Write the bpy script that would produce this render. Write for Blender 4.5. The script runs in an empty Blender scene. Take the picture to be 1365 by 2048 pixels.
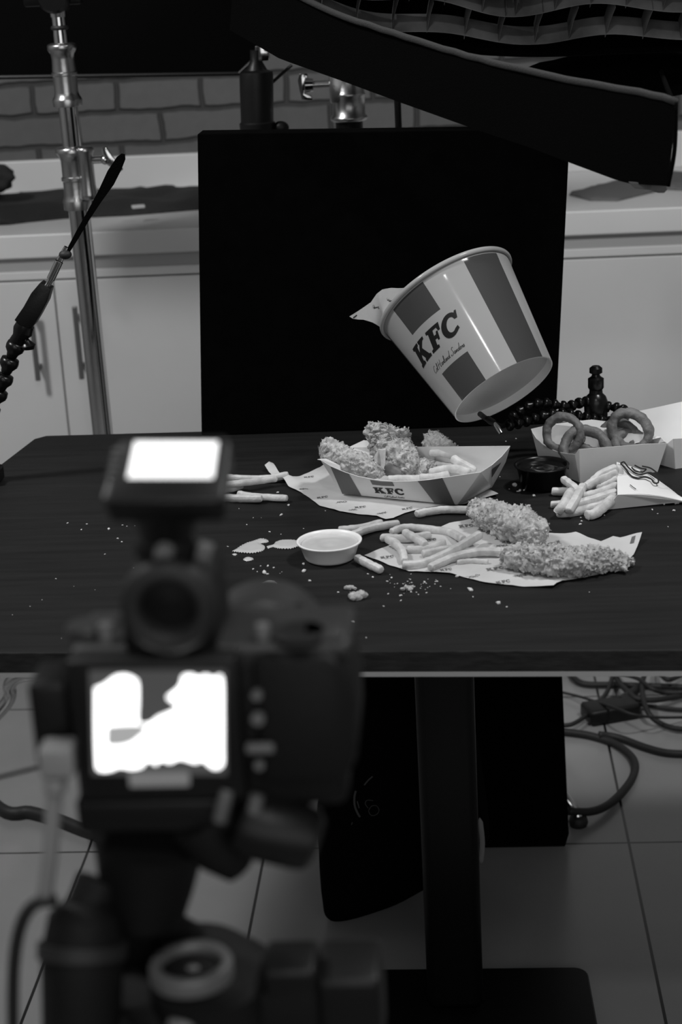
import bpy, bmesh, math, random
from mathutils import Vector, Matrix, noise
random.seed(7)
S = bpy.context.scene
COL = S.collection
V = Vector

# ---------------------------------------------------------------- camera
F, CX, CY, H = 3400.0, 682.5, 1024.0, 1.37
Yc = V((203, 1142, F)).normalized()
_Yv = (F * F + 203 * 552) / 1142.0
Zc = -V((552, -_Yv, F)).normalized()
Xc = Yc.cross(Zc)
if Xc.x < 0: Xc = -Xc
CAM = V((0, 0, H))
cam_right = V((Xc.x, Yc.x, Zc.x)); cam_up = V((Xc.y, Yc.y, Zc.y)); cam_fwd = V((Xc.z, Yc.z, Zc.z))
cd = bpy.data.cameras.new('viewpoint'); cam = bpy.data.objects.new('viewpoint', cd); COL.objects.link(cam)
R3 = Matrix((cam_right, cam_up, -cam_fwd)).transposed()
cam.matrix_world = Matrix.Translation(CAM) @ R3.to_4x4()
cd.sensor_fit = 'VERTICAL'; cd.sensor_height = 36; cd.sensor_width = 24
cd.lens = F / 2048 * 36
cd.clip_start = .05; cd.clip_end = 50
cd.dof.use_dof = True; cd.dof.focus_distance = 2.08; cd.dof.aperture_fstop = 6.6
S.camera = cam

S.view_settings.view_transform = 'Standard'; S.view_settings.look = 'None'
S.view_settings.gamma = 1; S.view_settings.use_curve_mapping = False
S.view_settings.exposure = 0.0
w = bpy.data.worlds.new('room_dim'); S.world = w; w.use_nodes = True
w.node_tree.nodes['Background'].inputs[0].default_value = (1, 1, 1, 1)
w.node_tree.nodes['Background'].inputs[1].default_value = 0.05

def area(name, loc, target, sx, sy, power):
    l = bpy.data.lights.new(name, 'AREA'); l.shape = 'RECTANGLE'; l.size = sx; l.size_y = sy; l.energy = power
    o = bpy.data.objects.new(name, l); COL.objects.link(o); o.location = loc
    o.rotation_euler = (V(target) - V(loc)).to_track_quat('-Z', 'Y').to_euler()
    return o
area('ceiling_light_front', (0.03, 0.04, 2.6), (0.04, 1.9, .7), .08, .11, 6)
area('ceiling_light_over_table', (0.85, 1.66, 2.6), (0.45, 2.2, .6), .28, .24, 23)
area('added_fill_left', (-1.5, 1.7, 2.6), (-.6, 2.9, .5), .3, .3, 31)  # unseen fill lamp, added to brighten the left cabinets
area('added_soft_fill_behind', (0.3, -1.1, 1.7), (0.1, 2.2, .7), 2.6, 1.4, 15)  # unseen broad panel, added as soft frontal fill behind the viewpoint

# ---------------------------------------------------------------- projections onto real planes
def ray(px, py):
    c = V(((px - CX) / F, (CY - py) / F, 1.0))
    return cam_right * c.x + cam_up * c.y + cam_fwd * c.z
def P(px, py, zc): return CAM + ray(px, py) * zc
def atz(px, py, z): r = ray(px, py); return CAM + r * ((z - H) / r.z)
def aty(px, py, y): r = ray(px, py); return CAM + r * (y / r.y)
def onpl(px, py, p0, nn): r = ray(px, py); return CAM + r * ((p0 - CAM).dot(nn) / r.dot(nn))
TZ = .72
def T(px, py, h=0): return atz(px, py, TZ + h)
def z5(x, y): return (430 + x / 2.238, 800 + y / 2.238)
def z6(x, y): return (900 + x / 2.935, 740 + y / 2.935)
def z7(x, y): return (1080 + x / 4.789, 1330 + y / 4.789)

# ---------------------------------------------------------------- materials
def mat(name, g, rough=.5, metal=0, var=0, scale=30, bump=0, bscale=200, spec=.5, stretch=None, coat=0):
    m = bpy.data.materials.new(name); m.use_nodes = True
    nt = m.node_tree; b = nt.nodes['Principled BSDF']
    b.inputs['Base Color'].default_value = (g, g, g, 1)
    b.inputs['Roughness'].default_value = rough; b.inputs['Metallic'].default_value = metal
    b.inputs['Specular IOR Level'].default_value = spec
    if coat: b.inputs['Coat Weight'].default_value = coat; b.inputs['Coat Roughness'].default_value = .1
    tc = nt.nodes.new('ShaderNodeTexCoord'); mp = nt.nodes.new('ShaderNodeMapping')
    nt.links.new(tc.outputs['Object'], mp.inputs[0])
    if stretch: mp.inputs['Scale'].default_value = stretch
    if var:
        n = nt.nodes.new('ShaderNodeTexNoise'); n.inputs['Scale'].default_value = scale; n.inputs['Detail'].default_value = 6
        nt.links.new(mp.outputs[0], n.inputs['Vector'])
        r = nt.nodes.new('ShaderNodeMapRange'); r.inputs[1].default_value = .3; r.inputs[2].default_value = .7
        r.inputs[3].default_value = g * (1 - var); r.inputs[4].default_value = g * (1 + var)
        nt.links.new(n.outputs['Fac'], r.inputs[0]); nt.links.new(r.outputs[0], b.inputs['Base Color'])
    if bump:
        n2 = nt.nodes.new('ShaderNodeTexNoise'); n2.inputs['Scale'].default_value = bscale; n2.inputs['Detail'].default_value = 5
        nt.links.new(mp.outputs[0], n2.inputs['Vector'])
        bp = nt.nodes.new('ShaderNodeBump'); bp.inputs['Strength'].default_value = bump; bp.inputs['Distance'].default_value = .002
        nt.links.new(n2.outputs['Fac'], bp.inputs['Height']); nt.links.new(bp.outputs[0], b.inputs['Normal'])
    return m
def emit(name, g, s):
    m = bpy.data.materials.new(name); m.use_nodes = True; b = m.node_tree.nodes['Principled BSDF']
    b.inputs['Base Color'].default_value = (.02, .02, .02, 1)
    b.inputs['Emission Color'].default_value = (g, g, g, 1); b.inputs['Emission Strength'].default_value = s
    return m
def brickmat(name, g1, g2, gm, bw, rh, ms, off, ox, oy, vertical, rough, bump, smooth=.1):
    m = bpy.data.materials.new(name); m.use_nodes = True; nt = m.node_tree; b = nt.nodes['Principled BSDF']
    g = nt.nodes.new('ShaderNodeNewGeometry'); sp = nt.nodes.new('ShaderNodeSeparateXYZ'); cb = nt.nodes.new('ShaderNodeCombineXYZ')
    nt.links.new(g.outputs['Position'], sp.inputs[0])
    for i, (s, o) in enumerate(((0, ox), (2 if vertical else 1, oy))):
        a = nt.nodes.new('ShaderNodeMath'); a.operation = 'ADD'; a.inputs[1].default_value = o
        nt.links.new(sp.outputs[s], a.inputs[0]); nt.links.new(a.outputs[0], cb.inputs[i])
    t = nt.nodes.new('ShaderNodeTexBrick'); t.offset = off; t.inputs['Scale'].default_value = 1
    t.inputs['Color1'].default_value = (g1,) * 3 + (1,); t.inputs['Color2'].default_value = (g2,) * 3 + (1,); t.inputs['Mortar'].default_value = (gm,) * 3 + (1,)
    t.inputs['Mortar Size'].default_value = ms; t.inputs['Mortar Smooth'].default_value = smooth
    t.inputs['Brick Width'].default_value = bw; t.inputs['Row Height'].default_value = rh
    # uneven edges
    nz = nt.nodes.new('ShaderNodeTexNoise'); nz.inputs['Scale'].default_value = 18 if vertical else 2
    nt.links.new(cb.outputs[0], nz.inputs['Vector'])
    vm = nt.nodes.new('ShaderNodeVectorMath'); vm.operation = 'MULTIPLY_ADD'
    k = .012 if vertical else 0.0
    vm.inputs[1].default_value = (k, k, 0)
    nt.links.new(nz.outputs['Color'], vm.inputs[0]); nt.links.new(cb.outputs[0], vm.inputs[2]); nt.links.new(vm.outputs[0], t.inputs['Vector'])
    mx = nt.nodes.new('ShaderNodeMix'); mx.data_type = 'RGBA'; mx.blend_type = 'MULTIPLY'; mx.inputs['Factor'].default_value = .25
    n3 = nt.nodes.new('ShaderNodeTexNoise'); n3.inputs['Scale'].default_value = 6 if not vertical else 40; n3.inputs['Detail'].default_value = 6
    nt.links.new(g.outputs['Position'], n3.inputs['Vector'])
    nt.links.new(t.outputs['Color'], mx.inputs['A']); nt.links.new(n3.outputs['Fac'], mx.inputs['B']); nt.links.new(mx.outputs['Result'], b.inputs['Base Color'])
    b.inputs['Roughness'].default_value = rough
    bp = nt.nodes.new('ShaderNodeBump'); bp.inputs['Distance'].default_value = bump; bp.invert = True
    nt.links.new(t.outputs['Fac'], bp.inputs['Height']); nt.links.new(bp.outputs[0], b.inputs['Normal'])
    return m
M = {}
M['black'] = mat('matte_black_board', .0015, .95, spec=.04, var=.3, scale=40)
M['fabric'] = mat('black_fabric', .002, .95, bump=.4, bscale=600, spec=.04)
M['fabric_edge'] = mat('grey_webbing', .03, .9, bump=.5, bscale=500)
M['plastic'] = mat('black_plastic', .006, .42, bump=.1, bscale=300, spec=.3)
M['rubber'] = mat('black_rubber', .012, .6)
M['gloss'] = mat('glossy_black_plastic', .005, .28, spec=.35)
M['gunmetal'] = mat('dark_painted_metal', .003, .4, spec=.2)
M['chrome'] = mat('brushed_chrome', .62, .13, metal=1, var=.1, scale=60, stretch=(20, 20, 1))
M['cast'] = mat('cast_aluminium', .45, .3, metal=1, bump=.12, bscale=120)
M['white'] = mat('white_laminate', .66, .35, var=.04, scale=4)
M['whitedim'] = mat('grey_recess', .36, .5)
M['handle'] = mat('satin_handle_metal', .18, .4, metal=.6)
M['paper'] = mat('white_card', .80, .7, var=.03, scale=30)
M['wax'] = mat('printed_wax_paper', .56, .55, var=.06, scale=25, bump=.3, bscale=60)
M['print'] = mat('grey_print', .13, .5)
M['stripe'] = mat('mid_grey_stripe', .13, .45)
M['ink'] = mat('black_ink', .01, .6)
M['gloss_paper'] = mat('coated_white_card', .35, .6, var=.03, scale=10, coat=.35, spec=.08)
M['gloss_stripe'] = mat('coated_grey_stripe', .055, .6, coat=.35, spec=.08)
M['gloss_ink'] = mat('coated_black_ink', .006, .4)
M['bottom'] = mat('bucket_base_card', .55, .6, bump=.2, bscale=300)
M['crumbs'] = mat('golden_crust', .42, .75, var=.35, scale=160, bump=.6, bscale=500)
M['crumb'] = mat('pale_crumb', .62, .7)
M['meat'] = mat('fried_meat', .17, .5, var=.3, scale=60)
M['fry'] = mat('potato_fry', .60, .55, var=.2, scale=90, bump=.25, bscale=350)
M['ring'] = mat('onion_ring_batter', .16, .6, var=.35, scale=60, bump=.5, bscale=250)
M['sauce'] = mat('pale_sauce', .52, .22, var=.04, scale=60)
M['dark_sauce'] = mat('dark_sauce', .01, .08)
M['cup'] = mat('white_plastic_cup', .85, .35)
M['cloth'] = mat('dark_cloth', .016, .9, bump=.8, bscale=25, var=.4, scale=8)
M['greycloth'] = mat('grey_cloth', .13, .9, bump=.8, bscale=25)
M['grid'] = mat('grey_grid_fabric', .15, .8, var=.6, scale=14)
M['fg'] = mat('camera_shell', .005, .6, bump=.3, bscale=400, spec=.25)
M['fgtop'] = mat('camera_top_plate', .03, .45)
M['label'] = mat('grey_buttons', .16, .5)
M['cable_white'] = mat('white_cable_sleeve', .26, .5)
M['ringgrey'] = mat('grey_anodised_ring', .12, .4)
M['edge'] = mat('chipped_black_edge', .010, .7, var=.8, scale=50, bump=.5, bscale=80, stretch=(1, 4, 4))
M['trim'] = mat('pale_underside_trim', .45, .6)
M['foil'] = mat('clear_tape', .3, .25)

def table_mat():
    m = mat('black_painted_wood', .014, .5, bump=.1, bscale=8, stretch=(1, 5, 1), spec=.22)
    nt = m.node_tree; b = nt.nodes['Principled BSDF']
    tc = nt.nodes.new('ShaderNodeTexCoord'); mp = nt.nodes.new('ShaderNodeMapping'); mp.inputs['Scale'].default_value = (2.2, 26, 1)
    nt.links.new(tc.outputs['Object'], mp.inputs[0])
    n = nt.nodes.new('ShaderNodeTexNoise'); n.inputs['Scale'].default_value = 3; n.inputs['Detail'].default_value = 8; nt.links.new(mp.outputs[0], n.inputs['Vector'])
    cr = nt.nodes.new('ShaderNodeValToRGB'); e = cr.color_ramp.elements
    e[0].position = .3; e[0].color = (.009,) * 3 + (1,); e[1].position = .95; e[1].color = (.019,) * 3 + (1,)
    nt.links.new(n.outputs['Fac'], cr.inputs[0]); nt.links.new(cr.outputs[0], b.inputs['Base Color'])
    n2 = nt.nodes.new('ShaderNodeTexNoise'); n2.inputs['Scale'].default_value = 7; n2.inputs['Detail'].default_value = 5; nt.links.new(tc.outputs['Object'], n2.inputs['Vector'])
    r = nt.nodes.new('ShaderNodeMapRange'); r.inputs[3].default_value = .5; r.inputs[4].default_value = .68
    nt.links.new(n2.outputs['Fac'], r.inputs[0]); nt.links.new(r.outputs[0], b.inputs['Roughness'])
    return m
M['table'] = table_mat()
M['floor'] = brickmat('grey_floor_tiles', .30, .285, .004, .29, .552, .0022, 0, .329, -2.41, False, .28, .001, .0)
M['brick'] = brickmat('painted_brick', .13, .10, .042, .195, .071, .0075, .5, .741 + .0975 + .006, -1.048 + .006, True, .6, .006, .6)

# ---------------------------------------------------------------- object helpers
OFF = {}
def thing(name, label, cat, loc, group=None, kind=None):
    o = bpy.data.objects.new(name, None); COL.objects.link(o); o.location = loc; o.empty_display_size = .05
    o['label'] = label; o['category'] = cat
    if group: o['group'] = group
    if kind: o['kind'] = kind
    OFF[o.name] = V(loc); return o
def obj(name, bm, m, parent=None, smooth=False, label=None, cat=None, group=None, kind=None, loc=None, mats=None, mods=None):
    me = bpy.data.meshes.new(name)
    if parent is not None: o0 = OFF[parent.name]
    elif loc is not None: o0 = V(loc)
    else:
        xs = [v.co for v in bm.verts]
        o0 = V(((min(c.x for c in xs) + max(c.x for c in xs)) / 2, (min(c.y for c in xs) + max(c.y for c in xs)) / 2, min(c.z for c in xs)))
    bmesh.ops.translate(bm, verts=bm.verts, vec=-o0)
    bm.to_mesh(me); bm.free()
    for mm in (mats or [m]): me.materials.append(mm)
    if smooth:
        for p in me.polygons: p.use_smooth = True
        if smooth == 'auto':
            try: me.set_sharp_from_angle(angle=math.radians(35))
            except Exception: pass
    o = bpy.data.objects.new(name, me); COL.objects.link(o)
    if parent is not None: o.parent = parent
    else: o.location = o0
    OFF[o.name] = o0
    if label: o['label'] = label
    if cat: o['category'] = cat
    if group: o['group'] = group
    if kind: o['kind'] = kind
    return o
def struct(name, bm, m, **k): return obj(name, bm, m, kind='structure', **k)
def B(): return bmesh.new()
def box(bm, a, b, bev=0, seg=2, rot=None):
    a, b = V(a), V(b); c = (a + b) / 2; s = b - a
    r = bmesh.ops.create_cube(bm, size=1); vs = r['verts']
    bmesh.ops.scale(bm, vec=(abs(s.x), abs(s.y), abs(s.z)), verts=vs)
    if bev:
        es = list({e for v in vs for e in v.link_edges})
        nv = bmesh.ops.bevel(bm, geom=es, offset=bev, segments=seg, affect='EDGES', profile=.5)['verts']
        vs = list({v for v in nv} | {v for v in vs if v.is_valid})
    if rot is not None: bmesh.ops.rotate(bm, cent=(0, 0, 0), matrix=rot, verts=vs)
    bmesh.ops.translate(bm, vec=c, verts=vs)
    return bm
def prism(bm, pts, d, bev=0):
    """closed solid from planar 3-D outline pts, extruded by vector d"""
    a = [bm.verts.new(p) for p in pts]; b = [bm.verts.new(V(p) + V(d)) for p in pts]
    n = len(pts)
    fs = [bm.faces.new(a), bm.faces.new(b[::-1])]
    for i in range(n): fs.append(bm.faces.new((a[(i + 1) % n], a[i], b[i], b[(i + 1) % n])))
    bmesh.ops.recalc_face_normals(bm, faces=fs)
    if bev: bmesh.ops.bevel(bm, geom=list({e for f in fs for e in f.edges}), offset=bev, segments=2, affect='EDGES', profile=.5)
    return bm
def catmull(pts, n=6):
    pts = [V(p) for p in pts]
    if len(pts) < 3: return [pts[0].lerp(pts[-1], i / n) for i in range(n + 1)]
    q = [pts[0] * 2 - pts[1]] + pts + [pts[-1] * 2 - pts[-2]]; out = []
    for i in range(1, len(q) - 2):
        p0, p1, p2, p3 = q[i - 1:i + 3]
        for k in range(n):
            t = k / n
            out.append(.5 * ((2 * p1) + (p2 - p0) * t + (2 * p0 - 5 * p1 + 4 * p2 - p3) * t * t + (3 * p1 - p0 - 3 * p2 + p3) * t ** 3))
    out.append(pts[-1]); return out
def tube(bm, pts, rad, n=12, sq=0, caps=True, roll=0):
    """tube along pts; rad a number or list; sq>0 squarish section"""
    pts = [V(p) for p in pts]; N = len(pts); rings = []
    rr = rad if isinstance(rad, (list, tuple)) else [rad] * N
    t0 = (pts[1] - pts[0]).normalized(); up = V((0, 0, 1)) if abs(t0.z) < .9 else V((0, 1, 0))
    u = t0.cross(up).normalized()
    for i in range(N):
        t = (pts[min(i + 1, N - 1)] - pts[max(i - 1, 0)]).normalized()
        u = (u - t * u.dot(t)).normalized(); v = t.cross(u); ring = []
        for k in range(n):
            a = 2 * math.pi * k / n + roll; c, s = math.cos(a), math.sin(a); q = 1
            if sq: q = 1 / (abs(math.cos(a - roll)) ** sq + abs(math.sin(a - roll)) ** sq) ** (1 / sq)
            ring.append(bm.verts.new(pts[i] + (u * c + v * s) * rr[i] * q))
        rings.append(ring)
    fs = []
    for i in range(N - 1):
        for k in range(n): fs.append(bm.faces.new((rings[i][k], rings[i][(k + 1) % n], rings[i + 1][(k + 1) % n], rings[i + 1][k])))
    if caps: fs.append(bm.faces.new(rings[0][::-1])); fs.append(bm.faces.new(rings[-1]))
    return bm
def axisframe(ax, ref=None):
    ax = V(ax).normalized(); ref = V(ref) if ref is not None else (V((0, 0, 1)) if abs(ax.z) < .9 else V((1, 0, 0)))
    u = (ref - ax * ref.dot(ax)).normalized(); return ax, u, ax.cross(u)
def lathe(bm, prof, c=(0, 0, 0), ax=(0, 0, 1), n=48, cap0=False, cap1=False):
    ax, u, w_ = axisframe(ax); c = V(c); rings = []
    for r, h in prof:
        rings.append([bm.verts.new(c + ax * h + (u * math.cos(2 * math.pi * k / n) + w_ * math.sin(2 * math.pi * k / n)) * r) for k in range(n)])
    for i in range(len(rings) - 1):
        for k in range(n): bm.faces.new((rings[i][k], rings[i][(k + 1) % n], rings[i + 1][(k + 1) % n], rings[i + 1][k]))
    if cap0: bm.faces.new(rings[0][::-1])
    if cap1: bm.faces.new(rings[-1])
    return bm
def lathepx(bm, rows, y, fx, n=32):
    """turned part on a vertical axis standing at depth y; rows of (py, half width in px)"""
    out = []
    for py, hw in rows:
        p = aty(fx(py), py, y); out.append((p, hw * (p - CAM).dot(cam_fwd) / F))
    rings = []
    for p, r in out: rings.append([bm.verts.new(p + V((math.cos(2 * math.pi * k / n) * r, math.sin(2 * math.pi * k / n) * r, 0))) for k in range(n)])
    fs = []
    for i in range(len(rings) - 1):
        for k in range(n): fs.append(bm.faces.new((rings[i][k], rings[i + 1][k], rings[i + 1][(k + 1) % n], rings[i][(k + 1) % n])))
    fs.append(bm.faces.new(rings[0])); fs.append(bm.faces.new(rings[-1][::-1]))
    bmesh.ops.recalc_face_normals(bm, faces=fs)
    return bm
def ball(bm, c, r, s=(1, 1, 1), sub=2):
    vs = bmesh.ops.create_icosphere(bm, subdivisions=sub, radius=r)['verts']
    bmesh.ops.scale(bm, vec=s, verts=vs); bmesh.ops.translate(bm, vec=c, verts=vs); return vs
def cutmap(poly, fn, step, bm=None, stepy=None):
    """flat 2-D polygon cut into strips and mapped by fn(x, y) -> point"""
    t = bmesh.new(); f = t.faces.new([t.verts.new((x, y, 0)) for x, y in poly])
    xs = [p[0] for p in poly]; ys = [p[1] for p in poly]
    for (lo, hi, d, st) in ((min(xs), max(xs), V((1, 0, 0)), step), (min(ys), max(ys), V((0, 1, 0)), stepy)):
        if not st: continue
        k = lo + st
        while k < hi - 1e-6:
            bmesh.ops.bisect_plane(t, geom=list(t.verts) + list(t.edges) + list(t.faces), plane_co=d * k, plane_no=d)
            k += st
    bmesh.ops.triangulate(t, faces=t.faces)
    if bm is None: bm = bmesh.new()
    mp = {v: bm.verts.new(fn(v.co.x, v.co.y)) for v in t.verts}
    for f in t.faces:
        try: bm.faces.new([mp[v] for v in f.verts])
        except Exception: pass
    t.free(); return bm
def ribbon(bm, pts, hw, fn):
    pts = [V((p[0], p[1])) for p in pts]; L = []
    for i, p in enumerate(pts):
        d = pts[min(i + 1, len(pts) - 1)] - pts[max(i - 1, 0)]
        if d.length < 1e-9: d = V((1, 0))
        d.normalize(); nn = V((-d.y, d.x)) * hw
        L.append((bm.verts.new(fn(*(p + nn))), bm.verts.new(fn(*(p - nn)))))
    for i in range(len(L) - 1): bm.faces.new((L[i][0], L[i][1], L[i + 1][1], L[i + 1][0]))
# lettering -----------------------------------------------------
LK = [(0,0),(.56,0),(.56,.13),(.46,.16),(.46,.34),(.53,.42),(.72,.16),(.66,.13),(.66,0),(1.24,0),(1.24,.13),(1.12,.17),(.78,.62),(1.0,.85),(1.12,.87),(1.12,1),(.62,1),(.62,.87),(.70,.85),(.46,.56),(.46,.84),(.56,.87),(.56,1),(0,1),(0,.87),(.12,.84),(.12,.16),(0,.13)]
LF = [(0,0),(.58,0),(.58,.13),(.46,.16),(.46,.41),(.60,.41),(.63,.30),(.74,.30),(.74,.70),(.63,.70),(.60,.59),(.46,.59),(.46,.84),(.70,.84),(.78,.66),(.90,.66),(.90,1),(0,1),(0,.87),(.13,.84),(.13,.16),(0,.13)]
LC = [(.55 + .53 * math.cos(math.radians(a)), .5 + .53 * math.sin(math.radians(a))) for a in range(52, 325, 13)] + [(1.0, .17), (.93, .32)] + \
     [(.60 + .26 * math.cos(math.radians(a)), .5 + .33 * math.sin(math.radians(a))) for a in range(312, 45, -13)] + [(.84, .64), (1.0, .64), (1.0, 1.0), (.90, 1.0)]
def logo(bm, fn, slant=.33, step=.12):
    for poly, x0 in ((LK, 0), (LF, 1.36), (LC, 2.3)):
        cutmap([(x + x0 + slant * y, y) for x, y in poly], fn, step, bm)
    return bm
CURS = {
 'C': (.6, [[(.55,.85),(.42,1.0),(.2,.8),(.08,.4),(.15,.08),(.35,0),(.55,.15)]]),
 'o': (.34, [[(.15,.4),(.03,.2),(.1,0),(.22,.05),(.26,.25),(.15,.4),(.25,.36),(.36,.34)]]),
 'l': (.22, [[(0,.1),(.15,.5),(.2,.95),(.12,1.0),(.06,.6),(.08,.05),(.22,.05)]]),
 'H': (.7, [[(.1,1.0),(.08,.5),(.0,-.1)],[(.55,1.05),(.48,.5),(.45,0),(.6,.1)],[(-.05,.45),(.2,.5),(.55,.55)]]),
 'a': (.34, [[(.25,.36),(.08,.36),(.03,.12),(.12,0),(.24,.2),(.26,.38),(.24,.05),(.36,.06)]]),
 'r': (.24, [[(0,.05),(.06,.38),(.08,.3),(.2,.36),(.16,.1),(.26,.05)]]),
 'n': (.36, [[(0,.05),(.06,.36),(.07,0),(.18,.34),(.26,.32),(.26,.05),(.38,.06)]]),
 'd': (.38, [[(.25,.34),(.08,.34),(.03,.12),(.12,0),(.25,.25),(.36,1.05),(.3,.5),(.28,.04),(.4,.06)]]),
 'S': (.55, [[(.6,.95),(.45,1.1),(.3,.9),(.4,.6),(.45,.3),(.25,0),(0,.1),(.1,.25)]]),
 'e': (.28, [[(0,.15),(.18,.3),(.14,.42),(.04,.25),(.08,.02),(.28,.08)]]),
 's': (.24, [[(0,.08),(.14,.42),(.2,.2),(.12,0),(.02,.05)],[(.12,0),(.26,.1)]]),
 'y': (.3, [[(0,.35),(.06,.1),(.2,.1),(.24,.38),(.18,-.1),(.08,-.3),(.0,-.2),(.2,0)]]),
 'i': (.16, [[(0,.1),(.07,.36),(.07,.04),(.17,.06)]]),
 ' ': (.2, [])}
def script(bm, text, fn, hw=.035, slant=.35):
    x = 0
    for ch in text:
        wd, st = CURS[ch]
        for s in st: ribbon(bm, [(p.x, p.y) for p in catmull([(x + a + slant * b, b, 0) for a, b in s], 4)], hw, fn)
        x += wd
    return x
def textlen(text): return sum(CURS[c][0] for c in text)
def clampu(lo, hi, n): return [lo + (hi - lo) * i / n for i in range(n + 1)]

# ================================================================ the setting
X0, X1, Y0, Y1, ZT = -2.4, 2.4, -1.4, 3.95, 2.75
bm = B(); box(bm, (X0, Y0, -.05), (X1, Y1, 0)); struct('floor', bm, M['floor'], loc=(0, 0, 0))
bm = B(); box(bm, (X0, Y1, 0), (X1, Y1 + .1, ZT)); struct('wall_back', bm, M['brick'], loc=(0, Y1, 0))
wallm = mat('painted_plaster', .30, .8, var=.04, scale=3)
bm = B(); box(bm, (X0 - .1, Y0, 0), (X0, Y1, ZT)); struct('wall_left', bm, wallm)
bm = B(); box(bm, (X1, Y0, 0), (X1 + .1, Y1, ZT)); struct('wall_right', bm, wallm)
bm = B(); box(bm, (X0, Y0 - .1, 0), (X1, Y0, ZT)); struct('wall_front', bm, wallm)
bm = B(); box(bm, (X0, Y0, ZT), (X1, Y1, ZT + .1)); struct('ceiling', bm, wallm)

# ---- kitchen cabinets
CYF = 3.35
def cabinet(xa, xb, label, handles):
    t = thing('base_cabinet', label, 'cabinet', ((xa + xb) / 2, CYF + .3, 0), 'white base cabinets under the worktop')
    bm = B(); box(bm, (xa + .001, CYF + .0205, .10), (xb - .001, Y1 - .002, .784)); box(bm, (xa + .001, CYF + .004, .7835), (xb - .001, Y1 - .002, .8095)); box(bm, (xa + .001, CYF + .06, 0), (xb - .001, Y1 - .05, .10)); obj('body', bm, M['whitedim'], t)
    bm = B(); box(bm, (xa + .001, CYF, .766), (xb - .001, CYF + .02, .783), .0015); obj('rail', bm, M['white'], t)
    xm = (xa + xb) / 2
    for (a, b, hx) in ((xa, xm, xm - .045), (xm, xb, xm + .045)):
        bm = B(); box(bm, (a + .0015, CYF, .104), (b - .0015, CYF + .02, .7625), .0015); d = obj('door', bm, M['white'], t)
        if handles:
            bm = B(); box(bm, (hx - .005, CYF - .034, .565), (hx + .005, CYF - .026, .715), .002)
            for z in (.59, .69): box(bm, (hx - .004, CYF - .028, z - .004), (hx + .004, CYF + .001, z + .004))
            obj('handle', bm, M['handle'], d, label='vertical metal bar handle')
cabinet(-1.252, -.352, 'white two-door kitchen base cabinet with bar handles, behind the chrome stand', True)
cabinet(-.352, .548, 'white kitchen base cabinet with plain doors, behind the black board', False)
cabinet(.548, 1.448, 'plain white kitchen base cabinet furthest right under the worktop', False)
bm = B(); box(bm, (-1.35, CYF - .006, .81), (1.5, Y1 - .001, .858), .003)
obj('worktop', bm, M['white'], label='long white kitchen worktop running along the brick wall', cat='worktop')
bm = B(); box(bm, (-1.35, Y1 - .022, .858), (1.5, Y1 - .0005, .938), .002); struct('trim_1', bm, M['white'])

# ---- things on the worktop
def slumped(bm, outline, z0, hgt, seed, step=.02, depth=None):
    def f(x, y):
        d = min(1, min(math.hypot(x - q[0], y - q[1]) for q in dense) / .05)
        h = hgt * (d ** .5) * (.65 + .5 * noise.noise(V((x * 9, y * 9, seed)))) + .001
        return V((x, y, z0 + max(.0015, h)))
    dense = []
    for i in range(len(outline)):
        a, b = outline[i], outline[(i + 1) % len(outline)]
        for k in range(6): dense.append((a[0] + (b[0] - a[0]) * k / 6, a[1] + (b[1] - a[1]) * k / 6))
    cutmap(dense, f, step, bm, step)
    r = bmesh.ops.extrude_face_region(bm, geom=list(bm.faces))
    for v in [g for g in r['geom'] if isinstance(g, bmesh.types.BMVert)]: v.co.z = z0 + .0004
    bmesh.ops.recalc_face_normals(bm, faces=bm.faces)
    return bm
WZ = .858
def W(px, py): p = atz(px, py, WZ); return (p.x, min(max(p.y, CYF - .01), Y1 - .03))
ol = [(-1.20, 3.46), W(20, 450), W(60, 445), W(130, 438), W(260, 432), W(400, 420), (-.36, 3.47), (-.34, 3.80), W(300, 348), W(200, 355), W(100, 372), (-1.25, 3.80)]
obj('folded_cloth', slumped(B(), ol, WZ, .028, 3.1), M['cloth'], smooth=True, label='crumpled black cloth spread on the worktop left of the board', cat='cloth')
p = atz(277, 416, WZ + .03)
bm = B(); box(bm, p + V((-.013, -.008, 0)), p + V((.013, .008, .006)), .0015, rot=Matrix.Rotation(.3, 3, 'Z')); obj('paper_tag', bm, M['paper'], label='tiny white tag lying on the black cloth', cat='tag')
ol = [W(1139, 391), W(1235, 366), W(1300, 352), W(1400, 350), (.75, 3.7), W(1440, 385), W(1330, 380), W(1235, 403), W(1180, 402)]
ol = [(x, y) for x, y in ol]
obj('folded_cloth', slumped(B(), ol, WZ, .02, 7.7), M['greycloth'], smooth=True, label='grey crumpled cloth on the worktop right of the board', cat='cloth')
p = atz(20, 395, WZ)
bm = B(); 
for v in ball(bm, (0, 0, 0), 1, sub=4):
    v.co *= 1 + .25 * noise.noise(v.co * 2.2 + V((3, 1, 0)))
bmesh.ops.scale(bm, vec=(.07, .05, .035), verts=bm.verts); bmesh.ops.translate(bm, verts=bm.verts, vec=V((p.x - .005, 3.72, WZ + .068)))
obj('pouch', bm, M['cloth'], smooth=True, label='small black pouch on the cloth at the left frame edge', cat='pouch')

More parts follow.
